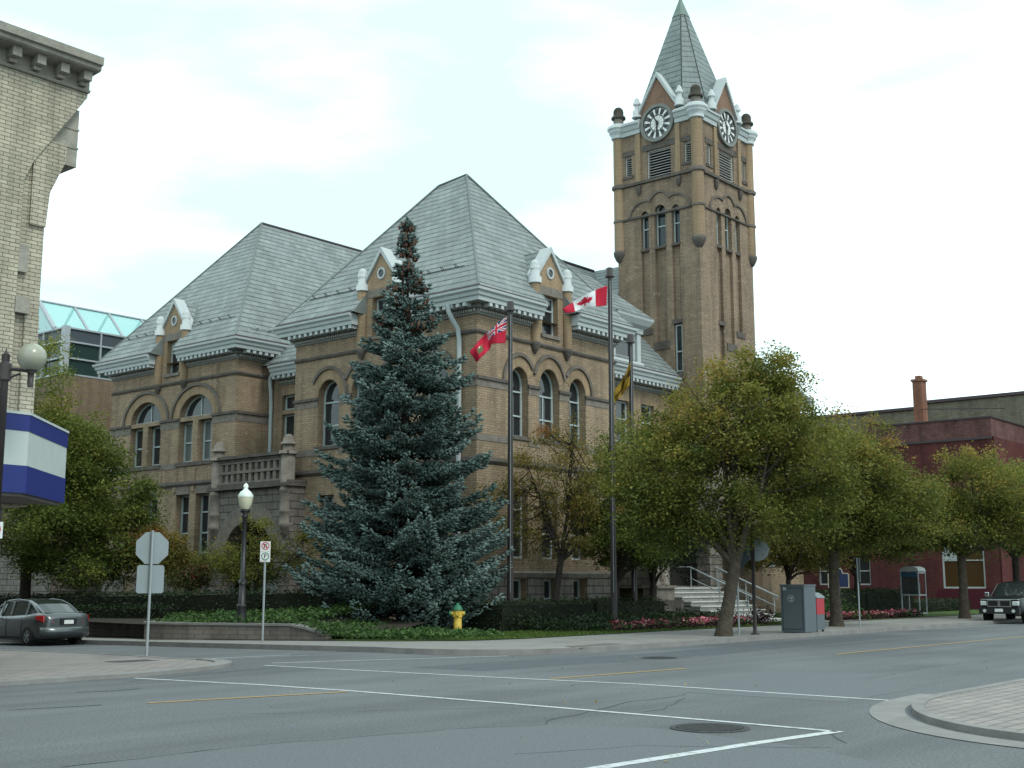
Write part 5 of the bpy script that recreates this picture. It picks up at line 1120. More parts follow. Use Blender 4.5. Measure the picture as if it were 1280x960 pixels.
# ------------------------------------------------------------------ lamps, signs, poles
def prop(name, base, label, cat, group=None): return empty(name, base, label, cat, group)
GLOBE = mat('lamp_globe', (.36, .37, .29), .25, spec=.5); GLOBE.node_tree.nodes['Principled BSDF'].inputs['Transmission Weight'].default_value = .25
ACORN = mat('acorn_glass', (.58, .56, .42), .3, spec=.5); ACORN_T = mat('acorn_top', (.62, .70, .64), .3, spec=.5)
p = at(301, 797, 39.3); b_ = (p.x, p.y, gz(p.x, p.y)+.125); t = prop('street_lamp', b_, 'black post lamp with a pale acorn globe by the side street kerb', 'street lamp')
x, y, z = b_
q = MB(); q.lathe(b_, [(.24, 0), (.24, .35), (.2, .42), (.2, .5), (.15, .6), (.14, 1.0), (.16, 1.04), (.12, 1.1), (.1, 1.7), (.14, 1.74), (.14, 1.8), (.085, 1.86), (.07, 3.75), (.1, 3.8), (.1, 3.86), (.07, 3.9), (.16, 3.98), (.17, 4.04), (.1, 4.06)], 16); q.build('post', M['metal_dark'], t)
q = MB(); q.lathe(b_, [(.13, 4.06), (.2, 4.2), (.235, 4.4), (.235, 4.44)], 20); q.build('globe', ACORN, t)
q = MB(); q.lathe(b_, [(.245, 4.44), (.24, 4.5), (.16, 4.62), (.08, 4.68), (.06, 4.73), (.085, 4.78), (.05, 4.86), (0, 4.9)], 20); q.build('lamp_cap', ACORN_T, t)
# globe lamp at the left edge, with its parking sign
p = at(-19, 840, 22.6); b_ = (p.x, p.y, .06); t = prop('street_lamp', b_, 'brown post lamp with a round globe on a side arm before the marquee', 'street lamp')
GZ = at(40, 447, 22.6); x, y = p.x, p.y
q = MB(); q.lathe(b_, [(.17, 0), (.17, .3), (.12, .35), (.115, 2.95), (.13, 3.0), (.085, 3.05), (.07, GZ.z-.1), (.075, GZ.z+.0)], 14); q.build('post', M['pole_brown'], t)
q = MB(); q.lathe((x, y, GZ.z), [(.07, -.45), (.12, -.42), (.12, -.12), (.07, -.08), (.05, 0), (.06, .05), (.02, .12), (0, .2)], 12); q.tube([(x, y, GZ.z-.2), (GZ.x, GZ.y, GZ.z-.26)], .035, 8); q.tube([(x, y, GZ.z-.42), (GZ.x*.6+x*.4, GZ.y*.6+y*.4, GZ.z-.3)], .02, 6); q.lathe((GZ.x, GZ.y, GZ.z), [(.05, -.56), (.06, -.3), (.11, -.27), (.11, -.22), (.05, -.2)], 12); q.build('arm', M['pole_brown'], t)
q = MB(); q.lathe((GZ.x, GZ.y, GZ.z), [(.265*math.sin(PI*k/16), -.265*math.cos(PI*k/16)) for k in range(1, 17)], 24); q.build('globe', GLOBE, t)
q = MB(); q.lathe((GZ.x, GZ.y, GZ.z), [(.10, -.2), (.085, -.06), (.03, -.04), (0, -.04)], 12); q.build('lamp_holder', M['pole_brown'], t)
q = MB(); q.lathe(b_, [(.121, 1.3), (.122, 2.3)], 14); q.build('post_sleeve', M['soffit'], t)
SIGN = mat('white_sign_face', (.62, .63, .62), .45); RED = mat('sign_red', (.42, .02, .03), .5); GREEN = mat('sign_green', (.02, .16, .06), .5); BLACK = mat('sign_black', (.015, .015, .016), .6); SALU = mat('sign_back', (.24, .275, .285), .5, metal=.3, var=.05)
TOCAM = lambda v: (CAM-Vector(v)).to_2d().normalized()
def panel_frame(pos, yaw):
    """sign axes: a runs to the viewer's right, b up, d towards the viewer"""
    n = Vector((math.cos(yaw), math.sin(yaw), 0)); rt = Vector((-n.y, n.x, 0)); o = Vector(pos)
    return lambda a, b, d: tuple(o+rt*a+ZW*b+n*d)
def disc(r, n=28, cx=0, cz=0): return [(cx+r*math.cos(2*PI*k/n), cz+r*math.sin(2*PI*k/n)) for k in range(n)]
YC = math.atan2(CAM.y, CAM.x)
def noparking(F, parent, zc, kind):
    s = MB(); s.prism(F, [(-.15, zc-.15), (.15, zc-.15), (.15, zc+.15), (-.15, zc+.15)], 0, .006)
    o = s.build('sign_panel', SIGN, parent)
    k = MB(); k.ring(F, disc(.115, cz=zc+.015), disc(.09, cz=zc+.015), .0065, .009)
    if kind == 'no':
        c, s_2 = math.cos(R(45)), math.sin(R(45)); k.prism(F, [(a*c-b*s_2, zc+.015+a*-s_2-b*c) for a, b in ((-.1, -.013), (.1, -.013), (.1, .013), (-.1, .013))], .0096, .0115)
    k.build('ring', RED if kind == 'no' else GREEN, o)
    k = MB()
    if kind == 'no':
        k.prism(F, [(-.05, zc-.05), (-.02, zc-.05), (-.02, zc+.05), (.04, zc+.05), (.04, zc+.075), (-.05, zc+.075)], .0065, .009); k.prism(F, [(-.0, zc+.03), (.045, zc+.03), (.045, zc-.05), (.02, zc-.05), (.02, zc-.0), (0, zc-.0)], .0065, .009)
    else:
        k.ring(F, [(a*.8+.004, zc+.045+b*.75) for a, b in disc(.045)], [(a*.8+.004, zc+.045+b*.75) for a, b in disc(.022)], .0065, .009); k.prism(F, [(-.034, zc-.045), (-.012, zc-.045), (-.012, zc+.07), (-.034, zc+.07)], .0065, .009); k.prism(F, [(-.06, zc-.115), (.06, zc-.115), (.06, zc-.125), (-.06, zc-.125)], .0065, .009)
    k.build('symbol', BLACK, o)
pv = Vector((p.x, p.y, 0)); n_ = TOCAM(pv); Fz = panel_frame(pv+Vector((n_.x, n_.y, 0))*.13, math.atan2(n_.y, n_.x)-.3); noparking(Fz, t, at(5, 663, 22.6).z, 'no')
p = at(328, 803, 36.8); b_ = (p.x, p.y, gz(p.x, p.y)+.13); t = prop('parking_sign', b_, 'parking sign post with a no parking and a green P panel near the acorn lamp', 'road sign')
q = MB(); q.tube([b_, (p.x, p.y, 2.9)], .033, 8); q.build('post', M['galv'], t)
n_ = TOCAM(p); Fz = panel_frame((p.x+n_.x*.045, p.y+n_.y*.045, 0), math.atan2(n_.y, n_.x)-.1); Z1 = at(330, 684, 36.8).z
def scaled(F, k, z0): return lambda a, b, d: F(a*k, z0+(b-z0)*k, d)
noparking(Fz, t, Z1+.02, 'no'); noparking(Fz, t, Z1-.285, 'P')
q = MB(); q.prism(Fz, [(-.14, Z1-.425), (-.08, Z1-.40), (-.08, Z1-.39), (-.14, Z1-.41)], .0095, .0115); q.build('small_mark', RED, t)
# stop sign and plate seen from behind
p = at(183, 823, 29); b_ = (p.x, p.y, gz(p.x, p.y)*0+.05); t = prop('stop_sign', b_, 'grey back of an octagonal stop sign over a square plate on the paver island', 'road sign')
top = at(191, 664, 29); n_ = TOCAM(p); Fz = None
lean = (Vector((top.x, top.y, 0))-Vector((p.x, p.y, 0)))
q = MB(); q.tube([b_, (p.x+lean.x, p.y+lean.y, top.z+.02)], .032, 8)
q.build('post', M['galv'], t)
cs = at(190.5, 685, 29.06); Fz = panel_frame((cs.x, cs.y, 0), math.atan2(n_.y, n_.x)+.15)
q = MB(); q.prism(Fz, [(.40*math.cos(R(22.5+45*k)), cs.z+.40*math.sin(R(22.5+45*k))) for k in range(8)], -.02, -.012); q.build('octagon_plate', SALU, t)
c2 = at(188, 724, 29.06); Fz2 = panel_frame((c2.x, c2.y, 0), math.atan2(n_.y, n_.x)+.15)
q = MB(); sq = [(sx*(.31-cx_), c2.z+sz*(.325-cz_)) for sx, sz, cx_, cz_ in ((1, -1, 0, .04), (1, 1, 0, .04), (1, 1, .04, 0), (-1, 1, .04, 0), (-1, 1, 0, .04), (-1, -1, 0, .04), (-1, -1, .04, 0), (1, -1, .04, 0))]; q.prism(Fz2, sq, -.02, -.012); q.build('square_plate', SALU, t)
q = MB(); q.prism(Fz2, [(-.028, c2.z-.33), (.028, c2.z-.33), (.028, cs.z+.39), (-.028, cs.z+.39)], .03, .045)
for k in range(22): zz = c2.z-.3+k*.048; q.prism(Fz2, disc(.009, 8, 0, zz), .046, .05)
q.build('channel', M['galv'], t)
# sign backs along the main street
for (px_, py_, D_, top_y, kind, label, sh) in ((924, 797, 38.9, 676, 'dia', 'dark back of a diamond sign on a thin post behind the leaning street tree', SALU), (1075, 785, 46, 697, 'narrow', 'narrow grey sign seen edge-on beyond the straight trunked tree', SALU)):
    p = at(px_, py_, D_); b_ = (p.x, p.y, .13); tp_ = at(px_+1, top_y, D_).z; t = prop('road_sign', b_, label, 'road sign'); n_ = TOCAM(p); ya = math.atan2(n_.y, n_.x)
    q = MB(); q.tube([b_, (p.x, p.y, tp_)], .03, 8); q.build('post', M['galv'], t); Fz = panel_frame((p.x, p.y, 0), ya-.5)
    q = MB(); cz_ = tp_-.5
    if kind == 'dia': q.prism(Fz, [(0, cz_-.5), (.5, cz_), (0, cz_+.5), (-.5, cz_)], -.045, -.035); q.build('diamond_plate', mat('dull_sign_back', (.06, .075, .085), .6), t)
    else: q.prism(panel_frame((p.x, p.y, 0), ya-1.2), [(-.15, tp_-.9), (.15, tp_-.9), (.15, tp_), (-.15, tp_)], -.045, -.035); q.build('sign_plate', SALU, t)
p = at(944, 793, 39.1); b_ = (p.x, p.y, .13); t = prop('street_post', b_, 'dark brown steel post with a round sign back beside the leaning street tree', 'post')
q = MB(); q.lathe(b_, [(.14, 0), (.14, .03), (.06, .05), (.055, 4.6), (0, 4.62)], 12); q.build('post', M['pole_brown'], t)
n_ = TOCAM(p); c_ = at(951, 687, 39.2); q = MB(); q.prism(panel_frame((p.x, p.y, 0), math.atan2(n_.y, n_.x)-.25), disc(.36, 28, .14, c_.z), -.09, -.08); q.build('round_plate', SALU, t)
# ------------------------------------------------------------------ flagpoles and flags
def flagpole(px0, D_, ytop, label):
    tp_ = at(px0, ytop, D_); b_ = (tp_.x, tp_.y, .15); t = prop('flagpole', b_, label, 'flagpole', 'bronze flagpoles before city hall')
    q = MB(); q.lathe(b_, [(.115, -.1), (.115, 1.2), (.10, 4), (.075, tp_.z-.45)], 12); q.build('pole', M['pole_brown'], t)
    q = MB(); q.lathe(b_, [(.10, tp_.z-.5), (.17, tp_.z-.49), (.17, tp_.z-.43), (.135, tp_.z-.42), (.125, tp_.z-.16), (.05, tp_.z-.13)], 14); q.build('cap', M['pole_brown'], t)
    q = MB(); q.box(tp_.x-.45, tp_.x+.45, tp_.y-.45, tp_.y+.45, -.05, .05); q.lathe(b_, [(.3, -.1), (.3, .04), (.16, .1), (.13, .16)], 14); q.build('base', M['stone'], t)
    n_ = TOCAM(tp_); q = MB(); q.tube([(tp_.x+n_.x*.13-n_.y*.03, tp_.y+n_.y*.13, tp_.z-.5), (tp_.x+n_.x*.14, tp_.y+n_.y*.14, 1.4)], .009, 5); q.build('halyard', M['galv'], t)
    return tp_
flagpole(638, 42.5, 377, 'left flagpole, beside the spruce, flying the red ensign'); flagpole(762, 43, 335, 'tallest middle flagpole, flying the maple leaf flag'); flagpole(788, 47, 418, 'shortest right flagpole, holding a limp yellow flag')
def flag(name, D_, topl, botl, col, mats, label, wave=.07, ph=0, nx=64, ny=36):
    """cloth sheet between a top and a bottom edge; colours follow the cloth's own (s, t)"""
    def ev(pl, s):
        ls = [0]
        for a, b in zip(pl[:-1], pl[1:]): ls.append(ls[-1]+math.hypot(b[0]-a[0], b[1]-a[1]))
        d = s*ls[-1]
        for i in range(len(pl)-1):
            if d <= ls[i+1] or i == len(pl)-2:
                k = (d-ls[i])/(ls[i+1]-ls[i]+1e-9); return (pl[i][0]+(pl[i+1][0]-pl[i][0])*k, pl[i][1]+(pl[i+1][1]-pl[i][1])*k)
    q = MB(); vs = []
    for i in range(nx+1):
        s = i/nx; a = ev(topl, s); b = ev(botl, s)
        for j in range(ny+1):
            t_ = j/ny; v = at(a[0]+(b[0]-a[0])*t_, a[1]+(b[1]-a[1])*t_, D_+math.sin(s*11+t_*1.5+ph)*wave*min(1, s*4)+.5*wave*math.sin(s*23-t_*4)); vs.append(v)
    for i in range(nx):
        for j in range(ny):
            q.add([], []); q.f.append([i*(ny+1)+j, (i+1)*(ny+1)+j, (i+1)*(ny+1)+j+1, i*(ny+1)+j+1]); q.m.append(col((i+.5)/nx, (j+.5)/ny)); q.sm.append(True); q.uv.append(None)
    q.v = [tuple(v) for v in vs]
    o = q.build(name, mats, loc=vs[0], recalc=False); md = o.modifiers.new('thickness', 'SOLIDIFY'); md.thickness = .012
    return tag(o, label, 'flag', 'flags flying before city hall')
def cloth(n, c): return mat(n, c, .8, spec=.15, var=.06, vscale=5)
FR_, FWH, FBL, FGN, FYL = cloth('flag_red', (.42, .02, .045)), cloth('flag_white', (.60, .61, .62)), cloth('flag_navy', (.02, .03, .10)), cloth('flag_green', (.10, .13, .06)), cloth('flag_gold', (.24, .15, .02))
FBR = cloth('flag_brown', (.07, .045, .012)); FY2 = cloth('flag_yellow', (.5, .36, .02))
half = [(0, 1), (.17, .68), (.35, .78), (.27, .36), (.50, .56), (.56, .44), (.80, .48), (.72, .22), (.84, .14), (.46, -.16), (.52, -.32), (.05, -.26), (.07, -.75), (0, -.75)]
leafp = half+[(-a, b) for a, b in reversed(half)]
def inpoly(x, y, P_):
    c = False
    for i in range(len(P_)):
        (a, b), (d, e) = P_[i], P_[(i+1) % len(P_)]
        if (b > y) != (e > y) and x < (d-a)*(y-b)/((e-b) or 1e-9)+a: c = not c
    return c
def can(s, t_):
    if s < .25 or s > .75: return 0
    return 0 if inpoly((s-.5)/.235, -(t_-.5)/.46+.1, leafp) else 1
flag('flag', 42.9, [(759, 357), (745, 362), (733, 368), (719, 376), (711, 381), (703, 386)], [(758, 382), (746, 383), (733, 384), (722, 388), (714, 391), (706, 391)], can, [FR_, FWH], 'red and white maple leaf flag flying from the tallest pole')
def ens(s, t_):
    if s < .5 and t_ < .5:
        a, b = s/.5*2-1, t_/.5*2-1
        if abs(a) < .12 or abs(b) < .2: return 0
        if abs(a) < .2 or abs(b) < .33: return 1
        d1, d2 = abs(a-b), abs(a+b)
        if min(d1, d2) < .1: return 0
        if min(d1, d2) < .26: return 1
        return 2
    if abs(s-.76) < .08 and abs(t_-.52) < .2: return 1 if t_ < .42 and abs(s-.76) < .02 else 3
    return 0
flag('flag', 42.35, [(633, 396), (624, 402), (614, 412), (604, 420), (595, 430), (587, 440)], [(632, 429), (624, 429), (614, 430), (612, 437), (603, 445), (596, 453)], ens, [FR_, FWH, FBL, FGN], 'red ensign with union canton drooping from the left pole', .08, 1)
flag('flag', 46.8, [(788, 452), (783, 464), (777, 476), (770, 486), (763, 496)], [(787, 482), (782, 487), (776, 496), (771, 500), (766, 506)], lambda s, t_: 2 if s > .85 else (1 if .38 < t_+.15*math.sin(s*7) < .62 else 0), [FYL, FBR, FY2], 'limp golden yellow flag hanging on the right pole', .12, 2)
# ------------------------------------------------------------------ hydrant
p = at(572, 795, 39.6); b_ = (p.x, p.y, .14); t = prop('fire_hydrant', b_, 'yellow fire hydrant with a green top on the lawn edge', 'fire hydrant')
HY, HG, HR_ = mat('hydrant_yellow', (.46, .32, .045), .45, var=.08), mat('hydrant_green', (.03, .14, .075), .45), mat('hydrant_rust', (.22, .07, .04), .8)
q = MB(); q.lathe(b_, [(.17, 0), (.17, .05)], 16); q.build('flange', HR_, t)
q = MB(); q.lathe(b_, [(.13, .05), (.125, .5), (.155, .52), (.155, .56), (.13, .58), (.14, .72)], 16); q.build('barrel', HY, t)
q = MB(); q.lathe(b_, [(.165, .72), (.165, .76), (.14, .79), (.11, .86), (.05, .90), (.045, .95), (0, .95)], 16); q.build('bonnet', HG, t)
n_ = TOCAM(p); sd_ = Vector((-n_.y, n_.x, 0))
q = MB()
for v, l in ((-sd_, .24), (sd_, .22), (Vector((n_.x, n_.y, 0)), .22)): c_ = Vector(b_)+Vector((0, 0, .62)); q.tube([c_+v*.1, c_+v*l], .07, 10)
q.each('nozzle', HY, t)
q = MB(); c_ = Vector(b_)+Vector((0, 0, .62)); q.tube([c_-sd_*.2, c_-sd_*.27], .085, 8); q.tube([c_+sd_*.2, c_+sd_*.25], .06, 8); q.each('nozzle_cap', HG, t)
# ------------------------------------------------------------------ mail boxes
GB, RBX = mat('mail_grey', (.085, .105, .115), .5, var=.06), mat('mail_red', (.34, .012, .026), .4, var=.05)
p = at(1000, 793, 40.2); cx_, cy_ = p.x+.35, p.y+.2; b_ = (cx_, cy_, .13); t = prop('relay_box', b_, 'tall grey mail relay box with a round emblem on the pavement', 'mail box')
def rot_box(q, cx, cy, w2, d2, z0, z1, ang, mi=0, taper=0, top=None):
    c, s = math.cos(ang), math.sin(ang); vs = []
    for z, k in ((z0, 1), (z1, 1-taper)):
        vs += [(cx+(a*c-b*s)*k, cy+(a*s+b*c)*k, z) for a, b in ((-w2, -d2), (w2, -d2), (w2, d2), (-w2, d2))]
    q.add(vs, [(3, 2, 1, 0), (4, 5, 6, 7), (0, 1, 5, 4), (1, 2, 6, 5), (2, 3, 7, 6), (3, 0, 4, 7)], mi)
q = MB(); rot_box(q, cx_, cy_, .40, .42, .16, 1.62, 0); rot_box(q, cx_, cy_, .42, .44, 1.621, 1.67, 0); rot_box(q, cx_, cy_, .36, .38, .05, .16, 0); q.build('cabinet', GB, t)
q = MB(); Fm = Fl(cx_-.40); q.ring(Fm, rect(cy_-.36, cy_+.36, .24, 1.56), rect(cy_-.345, cy_+.345, .255, 1.545), .0, .006); q.build('door_seam', BLACK, t)
q = MB(); em = mat('emblem_pale', (.3, .33, .34), .5); q.ring(Fm, disc(.115, 24, cy_+.05, 1.22), disc(.095, 24, cy_+.05, 1.22), .002, .008); q.prism(Fm, [(cy_+.13, 1.25), (cy_+.0, 1.28), (cy_-.03, 1.22), (cy_+.03, 1.20)], .002, .008); q.prism(Fm, [(cy_+.11, 1.18), (cy_+.02, 1.18), (cy_-.01, 1.15), (cy_+.05, 1.15)], .002, .008); q.build('emblem', em, t)
q = MB(); q.prism(Fm, rect(cy_+.2, cy_+.33, 1.48, 1.58), .008, .014); q.build('plate', em, t)
for a, b in ((-.3, -.3), (.3, -.3), (.3, .3), (-.3, .3)): q = MB(); q.box(cx_+a-.04, cx_+a+.04, cy_+b-.04, cy_+b+.04, .125, .051) if False else q.box(cx_+a-.04, cx_+a+.04, cy_+b-.04, cy_+b+.04, -.0, .049); q.build('foot', M['metal_dark'], t)
mx_, my_ = cx_+.85, cy_-.06; t = prop('mail_box', (mx_, my_, .13), 'red street letter box with a sloping grey top behind the grey box', 'mail box')
q = MB(); prof = [(my_-.3, .68), (my_+.3, .68), (my_+.3, 1.18), (my_-.3, 1.18)]
vs = []
for u in (mx_-.28, mx_+.28): vs += [(u, a, b) for a, b in ((my_-.3, .70), (my_+.3, .70), (my_+.3, 1.38), (my_-.3, 1.22))]
q.add(vs, [(0, 1, 2, 3), (7, 6, 5, 4), (0, 4, 5, 1), (1, 5, 6, 2), (2, 6, 7, 3), (3, 7, 4, 0)]); q.build('letter_body', RBX, t)
q = MB(); q.box(mx_-.275, mx_+.275, my_-.295, my_+.295, .2, .699); q.build('lower_body', GB, t)
q = MB(); vs = []
for u in (mx_-.29, mx_+.29): vs += [(u, a, b) for a, b in ((my_-.32, 1.225), (my_+.31, 1.385), (my_+.31, 1.42), (my_-.1, 1.40), (my_-.32, 1.27))]
q.add(vs, [(0, 1, 2, 3, 4), (9, 8, 7, 6, 5)]+[(i, i+5, (i+1) % 5+5, (i+1) % 5) for i in range(5)]); q.build('hood', SALU, t)
for a, b in ((-.22, -.24), (.22, -.24), (.22, .24), (-.22, .24)): q = MB(); q.box(mx_+a-.03, mx_+a+.03, my_+b-.03, my_+b+.03, .13, .199); q.build('foot', M['metal_dark'], t)
# ------------------------------------------------------------------ utility cabinet, plaque, phone booth, bench
p = at(329, 748, 48.5); b_ = (p.x, p.y, .5); t = prop('utility_cabinet', b_, 'pale grey utility cabinet standing behind the hedge by the porch', 'cabinet')
q = MB(); rot_box(q, p.x, p.y, .3, .42, .3, 1.78, 0); q.build('cabinet', M['fascia'], t); q = MB(); rot_box(q, p.x, p.y, .33, .45, 1.781, 1.84, 0); q.build('lid', M['white'], t)
q = MB(); Fc_ = Fl(p.x-.3)
for zz in (1.1, 1.3, 1.5):
    for a in (-.2, 0, .2): q.fbox(Fc_, p.y+a-.06, p.y+a+.06, zz, zz+.03, .002, .01)
q.build('vent', M['metal_dark'], t)
p = at(1048, 722, 54); b_ = (p.x, p.y, .15); t = prop('plaque', b_, 'blue historical plaque with a crest top on a post behind the flowers', 'plaque'); n_ = TOCAM(p); ya = math.atan2(n_.y, n_.x)
Fz = panel_frame((p.x, p.y, 0), ya-.1); z0, z1 = at(1048, 735, 54).z, at(1048, 718, 54).z
q = MB(); q.tube([b_, (p.x, p.y, z0)], .05, 8); q.build('post', M['galv'], t)
shape = [(-.45, z0), (.45, z0), (.45, z1+.03), (.36, z1+.07), (.2, z1+.07), (.17, z1+.2), (.1, z1+.27), (-.1, z1+.27), (-.17, z1+.2), (-.2, z1+.07), (-.36, z1+.07), (-.45, z1+.03)]
q = MB(); q.prism(Fz, shape, -.02, .02); q.build('plaque_border', mat('plaque_edge', (.36, .34, .26), .5), t)
q = MB(); q.prism(Fz, inset(shape, .045), .0205, .028); q.build('plaque_face', mat('plaque_blue', (.018, .028, .075), .5), t)
p = at(1143, 757, 63); cx_, cy_ = p.x, p.y; t = prop('phone_booth', (cx_, cy_, .15), 'glazed phone booth with a curved top and blue sign before the red shop', 'phone booth')
q = MB()
for a in (-.45, .45):
    for b in (-.45, .45): q.box(cx_+a-.025, cx_+a+.025, cy_+b-.025, cy_+b+.025, .15, 2.3)
for z in (.2, 1.1, 2.2): q.box(cx_-.45, cx_+.45, cy_-.47, cy_-.43, z, z+.06); q.box(cx_-.47, cx_-.43, cy_-.42, cy_+.42, z, z+.06); q.box(cx_-.45, cx_+.45, cy_+.43, cy_+.47, z, z+.06)
q.build('frame', M['alu'], t)
q = MB(); q.prism(Fl(cx_+.5), [(cy_-.5, 2.3), (cy_+.5, 2.3), (cy_+.42, 2.47), (cy_+.2, 2.55), (cy_-.2, 2.55), (cy_-.42, 2.47)], 0, 1.0); q.build('roof', M['white'], t)
q = MB(); q.box(cx_-.52, cx_-.505, cy_-.4, cy_+.4, 2.02, 2.26); q.build('header', mat('booth_blue', (.02, .07, .13), .5), t)
q = MB(); q.box(cx_+.2, cx_+.4, cy_-.2, cy_+.2, 1.1, 1.75); q.build('telephone', M['metal_dark'], t)
q = MB(); q.box(cx_-.452, cx_-.446, cy_-.42, cy_+.42, 1.17, 2.19); gl = mat('booth_glass', (.05, .06, .06), .05); gl.node_tree.nodes['Principled BSDF'].inputs['Alpha'].default_value = .75; q.build('pane', gl, t)
p = at(846, 765, 49); cx_, cy_ = p.x, p.y; t = prop('bench', (cx_, cy_, .15), 'low dark bench backing onto the hedge left of the steps', 'bench')
dv = Vector((1, 0, 0)); q = MB(); q.box(cx_-.85, cx_+.85, cy_-.25, cy_+.2, .58, .66); q.build('seat', M['stone_dark'], t)
q = MB(); q.box(cx_-.85, cx_+.85, cy_+.2, cy_+.27, .7, 1.05); q.build('backrest', M['stone_dark'], t)
for a in (-.7, .7): q = MB(); q.box(cx_+a-.06, cx_+a+.06, cy_-.22, cy_+.19, .1, .579); q.box(cx_+a-.05, cx_+a+.05, cy_+.191, cy_+.199, .3, .9); q.build('leg', M['stone'], t)
# ------------------------------------------------------------------ vehicles
def paint(n, c, metal=.5): return mat(n, c, .3, metal=metal, spec=.5, coat=.6)
TYRE, RIM, GLS, LRED, LCLR, CHR = mat('tyre', (.012, .012, .012), .9), mat('alloy_rim', (.32, .33, .34), .35, metal=.8), mat('car_glass', (.018, .024, .024), .05, spec=.6), mat('tail_lamp', (.32, .012, .014), .25, spec=.5), mat('head_lamp', (.5, .52, .52), .15, spec=.6), mat('chrome', (.55, .56, .57), .2, metal=.9)
def loft(mb, secs, mi=0, cap=True, smooth=True):
    n = len(secs[0]); vs = [p for s in secs for p in s]
    mb.add(vs, [(i*n+k, (i+1)*n+k, (i+1)*n+(k+1) % n, i*n+(k+1) % n) for i in range(len(secs)-1) for k in range(n)], mi, smooth=smooth)
    if cap: mb.add(secs[0], [tuple(range(n))], mi); mb.add(secs[-1], [tuple(reversed(range(n)))], mi)
def body_sec(x, w2, zb, zm, zt, crown=.03, tuck=.9):
    h = [(w2*tuck, zb), (w2*.985, zb+.13), (w2, zm), (w2*.975, zm+(zt-zm)*.5), (w2*.93, zt-.04), (w2*.84, zt), (w2*.4, zt+crown)]
    return [(x, y, z) for y, z in h]+[(x, -y, z) for y, z in reversed(h)]
class Car:
    def __init__(s, root, ang): s.root = root; s.m = Matrix.Rotation(ang, 4, 'Z')
    def put(s, mb, name, mats, parent=None, smooth=False, bevel=0, sub=0):
        org = s.root.location; mb.v = [tuple(s.m @ Vector(v) + org) for v in mb.v]
        o = mb.build(name, mats, parent or s.root, smooth=smooth)
        if bevel: md = o.modifiers.new('bevel', 'BEVEL'); md.width = bevel; md.segments = 2; md.limit_method = 'ANGLE'
        if sub: md = o.modifiers.new('sub', 'SUBSURF'); md.levels = md.render_levels = sub
        return o
    def wheel(s, x, y, r, wd):
        sg_ = 1 if y > 0 else -1; q = MB(); prof = [(r*.62, -wd/2), (r*.93, -wd/2), (r, -wd*.32), (r, wd*.32), (r*.93, wd/2), (r*.62, wd/2)]
        vs = []; n = 28
        for rr, yy in prof: vs += [(x+rr*math.cos(2*PI*k/n), y+yy, r+rr*math.sin(2*PI*k/n)) for k in range(n)]
        q.add(vs, [(i*n+k, i*n+(k+1) % n, (i+1)*n+(k+1) % n, (i+1)*n+k) for i in range(5) for k in range(n)], smooth=True)
        o = s.put(q, 'wheel', TYRE)
        q = MB(); yo = y+sg_*wd*.38
        q.add([(x+r*.64*math.cos(2*PI*k/n), yo-sg_*.06, r+r*.64*math.sin(2*PI*k/n)) for k in range(n)], [tuple(range(n))], 1)
        F = lambda a, b, d: (x+a, yo+sg_*d, r+b)
        q.ring(F, disc(r*.65, n), disc(r*.54, n), -.04, .015); q.prism(F, disc(r*.17, 14), -.04, .02)
        for k in range(5):
            c, s_2 = math.cos(2*PI*k/5+.3), math.sin(2*PI*k/5+.3)
            q.prism(F, [(a*c-b*s_2, a*s_2+b*c) for a, b in ((r*.12, -r*.09), (r*.57, -r*.07), (r*.57, r*.07), (r*.12, r*.09))], -.035, .008)
        s.put(q, 'rim', [RIM, BLACK], o)
def wheel_arch(mb, x, y, r, sg_, z, mi=0):
    F = lambda a, b, d: (x+a, y+sg_*d, z+b); n = 20
    mb.prism(F, [(r*math.cos(PI*k/n), r*math.sin(PI*k/n)) for k in range(n+1)]+[(-r, -.12), (r, -.12)], -.04, .006, mi)  # black disc stands in for the shade of the open wheel well
# grey sedan on the side street, heading away
su, sv = -13.28, 7.5; szz = gz(su, sv)+.0
t = prop('sedan', (su, sv, szz), 'dark grey four-door sedan parked on the side street seen from behind', 'car'); car = Car(t, PI/2); PS = paint('sedan_paint', (.075, .085, .088))
q = MB(); ST = [(-2.22, .62, .42, .58, .86), (-2.16, .76, .30, .6, .98), (-2.0, .82, .25, .62, 1.02), (-1.6, .86, .2, .62, 1.03), (-.9, .87, .18, .6, .97), (0, .87, .18, .6, .94), (.8, .87, .18, .6, .92), (1.2, .86, .2, .6, .9), (1.7, .83, .22, .58, .82), (2.1, .76, .26, .52, .72), (2.25, .6, .36, .5, .62)]
loft(q, [body_sec(*a) for a in ST]); body = car.put(q, 'body', PS)
q = MB(); GSm = [(-1.75, .66, .58, 1.0, 1.03), (-1.25, .74, .58, .97, 1.30), (-.85, .76, .57, .95, 1.42), (-.2, .77, .57, .93, 1.455), (.45, .76, .55, .92, 1.41), (.75, .75, .56, .92, 1.28), (1.3, .7, .6, .9, .92)]
def gsec(x, wb, wr, zb, zr): return [(x, wb, zb-.02), (x, wr+(wb-wr)*.15, zb+(zr-zb)*.86), (x, wr*.86, zr-.01), (x, wr*.45, zr+.012), (x, -wr*.45, zr+.012), (x, -wr*.86, zr-.01), (x, -wr-(wb-wr)*.15, zb+(zr-zb)*.86), (x, -wb, zb-.02)]
secs = [gsec(*a) for a in GSm]; n = 8; vs = [p_ for s in secs for p_ in s]
